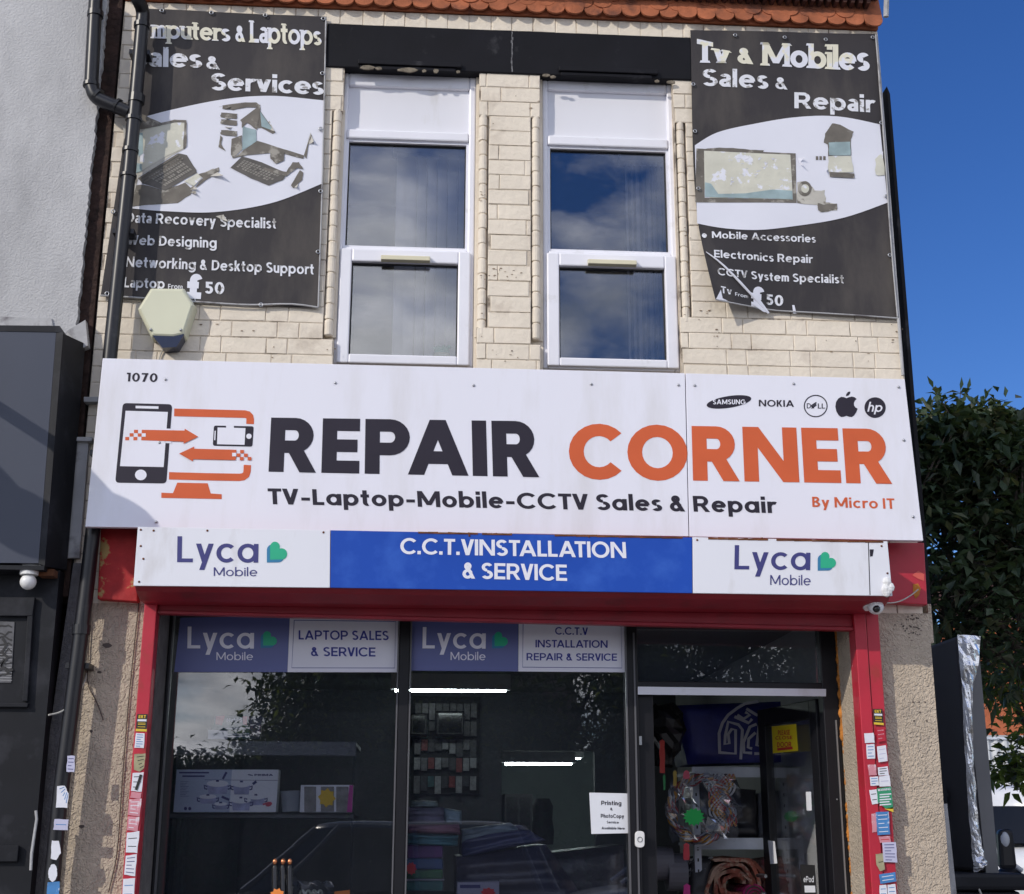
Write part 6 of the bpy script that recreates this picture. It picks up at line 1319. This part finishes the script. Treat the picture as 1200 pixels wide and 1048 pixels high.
def tree(lab, base, tops, ncl, nl, L, wd, mats_, trunk, seed, spread, name='tree', group=None):
    """tops: list of (centre, radii) lobes; clusters of leaves on twigs spread through each lobe"""
    r_ = random.Random(seed); t = thing(name, lab, 'tree', base, group); base = V3(base); tb = MB()
    zc = sum((V3(c) for c, _ in tops), V3())/len(tops); fork = V3((base.x+(zc.x-base.x)*.35, base.y+(zc.y-base.y)*.35, base.z+(zc.z-base.z)*.55))
    tb.tube([base, base*.6+fork*.4+V3((.05, 0, 0)), fork], [trunk*1.25, trunk, trunk*.8], 10); cm_ = MB()
    for c, R in tops:
        c = V3(c); tb.tube([fork, fork*.5+c*.5+V3((r_.uniform(-.15, .15), 0, .1)), c], [trunk*.55, trunk*.35, trunk*.18], 7)
        for i in range(ncl):
            while True:
                q = V3((r_.uniform(-1, 1), r_.uniform(-1, 1), r_.uniform(-1, 1)))
                if .25 < q.length < 1 and noise.noise((q*1.9+c)*1.0) > -.22: break
            p = c+V3((q.x*R[0], q.y*R[1], q.z*R[2])); out = (p-c).normalized()+V3((0, 0, .25))
            if q.length > .45: tb.tube([c+(p-c)*.35, p], [trunk*.08, trunk*.025], 4, cap=False)
            for k in range(nl):
                d = (out*.6+V3((r_.gauss(0, 1), r_.gauss(0, 1), r_.gauss(0, .7)))).normalized(); o = p+V3((r_.gauss(0, spread), r_.gauss(0, spread), r_.gauss(0, spread*.8)))
                leaf(cm_, o, d, V3((r_.gauss(0, .5), r_.gauss(0, .5), 1)), L*r_.uniform(.6, 1.15), wd*r_.uniform(.7, 1.1), r_.uniform(0, .45), 0 if r_.random() < .8 else 1)
    tb.build('trunk', BARK, t, smooth=True); cm_.build('crown', mats_, t, recalc=False); return t
TY = 5.5
def tp(x, y, Y=TY): return at(x, y+(30 if Y == TY else 0), Y)[:]
bigtree = tree('dark large leaved tree rising behind the right edge of the shop', (at(1330, 700, TY).x, TY, 0), [(tp(1135, 560), (.75, .8, .55)), (tp(1150, 520), (.45, .6, .45)), (tp(1200, 590), (.65, .9, .55)), (tp(1110, 620), (.6, .8, .6)), (tp(1165, 660), (.95, .9, .7)), (tp(1225, 650), (.8, .9, .8)), (tp(1115, 700), (.55, .8, .55)), (tp(1190, 730), (.8, .8, .45)), (tp(1138, 482), (.22, .3, .2)), (tp(1105, 515), (.22, .3, .18)), (tp(1180, 505), (.3, .3, .22)), (tp(1083, 545), (.2, .3, .25)), (tp(1100, 480), (.1, .15, .08)), (tp(1165, 478), (.08, .12, .08))], 54, 12, .165, .08, [LEAF_A, LEAF_C], .13, 3, .13)
tree('light green tree with small leaves hanging over the white van', (at(1235, 700, 7.5).x, 7.5, 0), [(tp(1190, 735, 7.5), (.5, .6, .4)), (tp(1185, 775, 7.5), (.45, .5, .42)), (tp(1205, 815, 7.5), (.45, .5, .45)), (tp(1172, 800, 7.5), (.22, .4, .25)), (tp(1205, 880, 7.5), (.30, .4, .30)), (tp(1190, 905, 7.5), (.14, .3, .12))], 26, 9, .14, .075, [LEAF_B, LEAF_C], .09, 8, .09)
tw_, sp_ = MB(), MB(); r_ = random.Random(41)
for i in range(34):
    x = r_.uniform(1080, 1215); y = 535+18*math.sin(x*.06)+r_.uniform(-6, 14); Yt = TY+r_.uniform(-.4, .5); a = at(x, y, Yt); L_ = r_.uniform(.22, .55); d = V3((r_.gauss(0, .4), r_.gauss(0, .3), 1)).normalized(); e = a+d*L_+V3((r_.gauss(0, .05), 0, 0)); tw_.tube([a-d*.3, a, e], [.012, .009, .003], 5, cap=False)
    for k in range(int(9*L_/.3)):
        t = r_.random(); leaf(sp_, a*(1-t)+e*t, d*.5+V3((r_.gauss(0, 1), r_.gauss(0, 1), r_.gauss(0, .4))), V3((0, 0, 1)), r_.uniform(.09, .17), r_.uniform(.04, .08), r_.uniform(0, .5), 0 if r_.random() < .7 else 1)
    leaf(sp_, e, d, V3((1, .3, 0)), .13, .06, 0, 0)
tw_.build('twigs', BARK, bigtree); sp_.build('leaves', [LEAF_A, LEAF_C], bigtree, recalc=False)
# far brick building, corrugated fence
mk('far_brick', (.46, .13, .055), .85, var=.15, scale=4)
fb = thing('brick_building', 'orange brick building behind the white corrugated fence', 'building', (16, 30, 0)); b = MB(); A_ = at(1120, 730, 30); B_ = at(1330, 864, 30); b.box(A_.x, B_.x, 30, 38, -.1, A_.z); b.build('wall', M['far_brick'], fb)
b = MB(); b.slab([(A_.x-.2, 29.8, A_.z), (B_.x+.2, 29.8, A_.z), (B_.x+.2, 34, A_.z+2), (A_.x-.2, 34, A_.z+2)], (0, 0, .1)); b.build('roof', M['dark_tile'], fb)
b = MB(); b.box(A_.x-.01, B_.x+.01, 29.9, 30.0, at(1180, 867, 30).z, at(1180, 862, 30).z); b.build('stone_band', M['pale_render'], fb)
cf = thing('corrugated_fence', 'white corrugated metal fence behind the white van', 'fence', (14, 26, 0)); b = MB(); x = at(1140, 880, 26).x; zt_ = at(1180, 867, 26).z; rows_ = [[], []]
for i in range(120):
    xx = x+i*.055; yy = 26+(.03 if i % 4 < 2 else -.03); rows_[0].append(V3((xx, yy, 0))); rows_[1].append(V3((xx, yy, zt_)))
b.grid(rows_); b.build('sheet', mat('fence_white', (.62, .64, .66), .5, var=.06), cf); b = MB(); b.box(x, x+6.6, 25.94, 26.06, zt_, zt_+.06); b.build('rail', M['galv'], cf)

# vehicles ---------------------------------------------------------
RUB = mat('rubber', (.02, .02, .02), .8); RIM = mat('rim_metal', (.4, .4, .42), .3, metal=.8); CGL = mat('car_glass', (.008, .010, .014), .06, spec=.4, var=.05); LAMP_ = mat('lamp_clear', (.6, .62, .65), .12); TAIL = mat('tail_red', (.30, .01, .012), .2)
def vehicle(name, lab, cat, loc, rot, prof, gh, hw, paint, wb=(.85, 3.4), wr=.32, mirror=None, group=None, rise=1.0):
    """prof: (x, z_low, z_belt, halfwidth) stations nose to tail; gh: (x_base, z_base, x_roof, z_roof) pairs front and rear of the glasshouse"""
    t = thing(name, lab, cat, (0, 0, 0), group); b = MB(); rows_ = []
    for x, zl, zb, w_ in prof:
        w_ *= hw; rows_.append([V3((x, s_*w_*k, zl+(zb-zl)*q)) for s_, seq in ((1, ((.86, 0), (.98, .22), (1, .55), (.97, .86), (.86, 1))), (-1, ((.86, 1), (.97, .86), (1, .55), (.98, .22), (.86, 0)))) for k, q in seq])
    b.grid(rows_, 0, True); b.face(rows_[0]); b.face(rows_[-1]); o = b.build('body', paint, t, smooth=True); s_ = o.modifiers.new('sub', 'SUBSURF'); s_.levels = 2; s_.render_levels = 2
    (xf_, zf, xfr, zr), (xb_, zb, xbr, zr2) = gh; w0, w1 = hw*.90, hw*.74
    lo = [V3((xf_, 0, zf))]
    base = [V3((xf_, w0*.8, zf)), V3((xf_+.35, w0, zf)), V3((xb_-.2, w0, zb)), V3((xb_, w0*.85, zb)), V3((xb_, -w0*.85, zb)), V3((xb_-.2, -w0, zb)), V3((xf_+.35, -w0, zf)), V3((xf_, -w0*.8, zf))]
    roof = [V3((xfr, w1*.85, zr-.05)), V3((xfr+.25, w1, zr-.04)), V3((xbr-.15, w1, zr2-.04)), V3((xbr, w1*.88, zr2-.05)), V3((xbr, -w1*.88, zr2-.05)), V3((xbr-.15, -w1, zr2-.04)), V3((xfr+.25, -w1, zr-.04)), V3((xfr, -w1*.85, zr-.05))]
    b = MB(); b.grid([base, roof], 0, True); b.build('windows', CGL, t)
    b = MB(); r2 = [p+V3((0, 0, .0)) for p in roof]; mid_ = [V3((p.x*.985+(xfr+xbr)/2*.015, p.y*.97, p.z+.045*rise)) for p in roof]; top_ = [V3((p.x*.8+(xfr+xbr)/2*.2, p.y*.75, p.z+.075*rise)) for p in roof]; b.grid([r2, mid_, top_], 0, True); b.face(top_); b.build('roof', paint, t, smooth=True)
    b = MB()
    for i in (0, 1, 2, 3, 4, 5, 6, 7): b.tube([base[i], roof[i]], [.035, .03], 6)
    for s2 in (1, -1): xm = (xf_+.35+xb_)/2; b.tube([V3((xm, s2*w0, (zf+zb)/2)), V3((xm-.05, s2*w1, zr-.04))], .03, 6)
    b.build('pillar', paint, t, smooth=True)
    for xw in wb:
        for s2 in (1, -1):
            b = MB(); c = V3((xw, s2*(hw-.10), wr)); b.tube([c-V3((0, .10, 0)), c-V3((0, .085, 0)), c+V3((0, .085, 0)), c+V3((0, .10, 0))], [wr*.92, wr, wr, wr*.92], 24); w_ = b.build('wheel', RUB, t, smooth=False); b = MB(); c2 = c+V3((0, s2*.085, 0)); b.tube([c2-V3((0, .02, 0)), c2+V3((0, .02, 0))], wr*.62, 20); b.build('rim', RIM, w_)
    x0_, zl0, zb0, _ = prof[0]; x1_, zl1, zb1, _ = prof[-1]
    for s2 in (1, -1):
        b = MB(); b.ball((x0_+.16, s2*hw*.70, zl0+(zb0-zl0)*.72), .16, 8, 0, (.9, 1.0, .55)); b.build('headlight', LAMP_, t, smooth=True)
        b = MB(); b.ball((x1_-.12, s2*hw*.76, zl1+(zb1-zl1)*.72), .15, 8, 0, (.8, .8, 1.2)); b.build('tail_light', TAIL, t, smooth=True)
        b = MB(); b.ball((xf_+.55, s2*(hw+.07), zf+.08), .11, 8, 0, (.7, 1, .8)); b.build('mirror', paint if not mirror else mirror, t, smooth=True)
    t.location = loc; t.rotation_euler = (0, 0, rot); return t
HATCH = [(0, .35, .62, .72), (.12, .25, .74, .9), (.9, .24, .92, 1), (2.0, .22, .95, 1), (3.2, .24, .98, 1), (3.95, .28, 1.0, .92), (4.12, .38, .95, .8)]
SUVP = [(0, .40, .85, .75), (.1, .32, .98, .92), (1.0, .30, 1.08, 1), (2.3, .28, 1.1, 1), (3.6, .30, 1.14, 1), (4.4, .34, 1.14, .95), (4.55, .45, 1.05, .85)]
VANP = [(0, .35, .95, .80), (.1, .28, 1.12, .95), (.8, .28, 1.30, 1), (2, .26, 1.35, 1), (5.2, .26, 1.35, 1), (5.4, .3, 1.3, .98)]
pc = lambda n_, c: mat(n_, c, .28, var=.04, coat=.6)
GC = 'cars parked across the road, mirrored in the shop windows'
# the mirrored street: seen only in the glass
def mirX(px, Yv): return at(px, 960, Yv).x
vehicle('parked_car', 'dark people carrier parked across the road, mirrored in the shop window left of the mullion', 'car', (-2.9, -9.6, -.15), 0, SUVP, ((1.0, 1.1, 1.75, 1.80), (4.42, 1.1, 4.1, 1.80)), .92, pc('paint_black', (.02, .025, .04)), wr=.35, group=GC)
vehicle('parked_car', 'silver hatchback parked further along the road, mirrored beside the paper notice', 'car', (mirX(648, 16), -16.0, -.15), 0, HATCH, ((1.05, .95, 1.8, 1.52), (3.95, .98, 3.6, 1.52)), .86, pc('paint_silver', (.38, .39, .41)), group=GC)
vehicle('parked_car', 'dark red hatchback parked across the road, mirrored beside the door jamb', 'car', (3.85, -9.5, -.15), 0, HATCH, ((1.05, .95, 1.8, 1.50), (3.95, .98, 3.6, 1.50)), .86, pc('paint_red', (.16, .012, .018)), group=GC)
vehicle('parked_van', 'white van parked in front of the corrugated fence', 'van', (at(1212, 900, 17).x-.75, 15.8, -.15), math.pi/2-.5, [(0, .35, 1.2, .80), (.1, .28, 1.45, .95), (.8, .28, 1.62, 1), (2, .26, 1.66, 1), (5.2, .26, 1.66, 1), (5.4, .3, 1.6, .98)], ((.28, 1.56, .80, 2.20), (5.38, 1.6, 5.36, 2.2)), 1.0, pc('paint_white', (.72, .73, .75)), rise=4.6, wb=(1.0, 4.3), mirror=M['alu_black'])
nv = vehicle('parked_van', 'dark grey blue van with a black door mirror, partly seen at the lower right corner', 'van', (at(1178, 900, 6.4).x+.50, 5.3, -.15), math.pi/2-.52, VANP, ((.35, 1.28, 1.25, 2.15), (5.38, 1.3, 5.36, 2.30)), .98, pc('paint_slate', (.07, .085, .12)), wb=(1.0, 4.3), mirror=M['alu_black'])
mm = at(1178, 995, 5.9); b = MB(); c = mm
b.slab([c+V3((-.075, -.05, -.17)), c+V3((.085, -.03, -.17)), c+V3((.075, -.03, .17)), c+V3((-.065, -.05, .16))], (.02, .13, 0)); nvm = tag(b.build('door_mirror', M['alu_black'], bevel=.035), 'black van door mirror with a pale ball for its bright reflection at the lower right corner', 'mirror')
b = MB(); b.ball(c+V3((-.01, -.03, .08)), .055, 8, 0, (.8, .6, 1.2)); b.tube([c+V3((.02, 0, -.1)), c+V3((.15, .05, -.18))], .02, 6); b.build('pale_reflection', LAMP_, nvm, smooth=True)  # pale ball coloured as the mirror's bright reflection, plus the mirror arm
# trees and a house across the road (mirrored)
GT = 'trees across the road, mirrored in the shop windows'
for i, (px, Yv, h_, wdt, lab) in enumerate(((372, 22, 5.9, 1.5, 'tall dark tree across the road, mirrored in the first shop window'), (430, 24, 6.6, 2.2, 'broad tree across the road, mirrored beside the first mullion'), (520, 25, 5.6, 2.0, 'lower tree across the road, mirrored in the second shop window'), (640, 24, 6.6, 2.3, 'round tree across the road, mirrored above the paper notice'), (740, 24, 6.4, 2.2, 'leafy tree across the road, mirrored near the door jamb'), (830, 22, 7.4, 1.5, 'tall tree across the road, mirrored in the fanlight left half'), (985, 24, 7.6, 2.0, 'tree across the road, mirrored at the right of the fanlight'))):
    X = at(px, 900, Yv).x; Yw = -Yv+.5; r2 = random.Random(i); h_ *= .93
    tops = [((X+r2.uniform(-.6, .6)*wdt, Yw+r2.uniform(-.8, .8), h_*k), (wdt*.75*s_, wdt*.75, h_*.17)) for k, s_ in ((.22, 1.0), (.36, 1.2), (.48, 1.3), (.62, 1.2), (.76, .95), (.88, .6), (.55, 1.35))]
    tree(lab, (X, Yw, -.15), tops, 105, 13, .24, .12, [LEAF_A, LEAF_B], .16, 20+i, .22, 'street_tree', GT)
hd = MB(); r_ = random.Random(31); hb = MB(); hx0, hx1 = mirX(150, 21), mirX(1150, 21); hb.box(hx0, hx1, -20.9, -20.2, -.1, 2.75)
for i in range(15000):
    p = V3((r_.uniform(hx0, hx1), -20.55+r_.choice((-1, 1, 1, 1))*r_.uniform(.3, .5), r_.uniform(0, 2.8))) if i % 3 else V3((r_.uniform(hx0, hx1), r_.uniform(-21, -20.1), 2.75+abs(r_.gauss(0, .16))))
    leaf(hd, p, V3((r_.gauss(0, 1), r_.gauss(0, 1), r_.gauss(0, .8))), V3((0, .3, 1)), .16, .10)
hg = thing('hedge', 'long tall hedge added across the road to darken the mirror image along the foot of the shop windows', 'hedge', (0, -20.5, -.15)); hb.build('stems', BARK, hg); hd.build('leaves', [LEAF_A, LEAF_C], hg, recalc=False)  # added and raised to keep the low mirror image dark
hs = thing('house', 'brick house with a pitched roof across the road, mirrored beside the first mullion', 'house', (mirX(455, 26), -27, 0)); hxm = mirX(450, 28); b = MB(); b.box(hxm-1.5, hxm+4.5, -33, -27.5, -.15, 4.0); b.build('wall', mat('house_brick', (.30, .19, .13), .85, var=.2, scale=6), hs)
b = MB(); b.slab([(hxm-1.8, -27.2, 3.95), (hxm-1.8, -33.3, 3.95), (hxm-1.8, -30.2, 5.9)], (6.6, 0, 0)); b.build('roof', M['dark_tile'], hs)
for k in range(3):
    for z in (.7, 2.6): b = MB(); b.box(hxm-.9+k*2, hxm+.1+k*2, -27.49, -27.42, z, z+1.1); wf_ = b.build('window', M['upvc'], hs); b = MB(); b.box(hxm-.82+k*2, hxm+.02+k*2, -27.419, -27.40, z+.08, z+1.02); b.build('pane', CGL, wf_)
# two arm lamps above the neighbour's fascia, out of frame: their shadows fall on the fascia and on the big sign
GL = "arm lamps above the neighbouring shop's fascia"
for pt, sdist, lab in ((at(138, 618, -.2), 1.65, 'black arm lamp over the neighbouring fascia whose shadow falls on the big sign'), (at(28, 612, -.22), 1.55, 'black arm lamp over the neighbouring fascia whose shadow falls on the slate panel')):
    h = pt+sd*sdist; t = thing('arm_lamp', lab, 'lamp', (h.x, -.1, h.z-.15), GL)
    b = MB(); b.ball(h, .15, 12, 0, (1, 1, .8)); b.build('lamp_head', M['pipe_black'], t, smooth=True)
    b = MB(); b.tube([V3((h.x, -.04, 3.72)), V3((h.x, -.3, 3.76)), V3((h.x, h.y*.8, h.z+.16)), V3((h.x, h.y, h.z+.08))], .03, 8); b.build('arm', M['pipe_black'], t, smooth=True)
# ---------------------------------------------------------------- tidy
for o in list(S.objects):
    if '_o' in o: del o['_o']
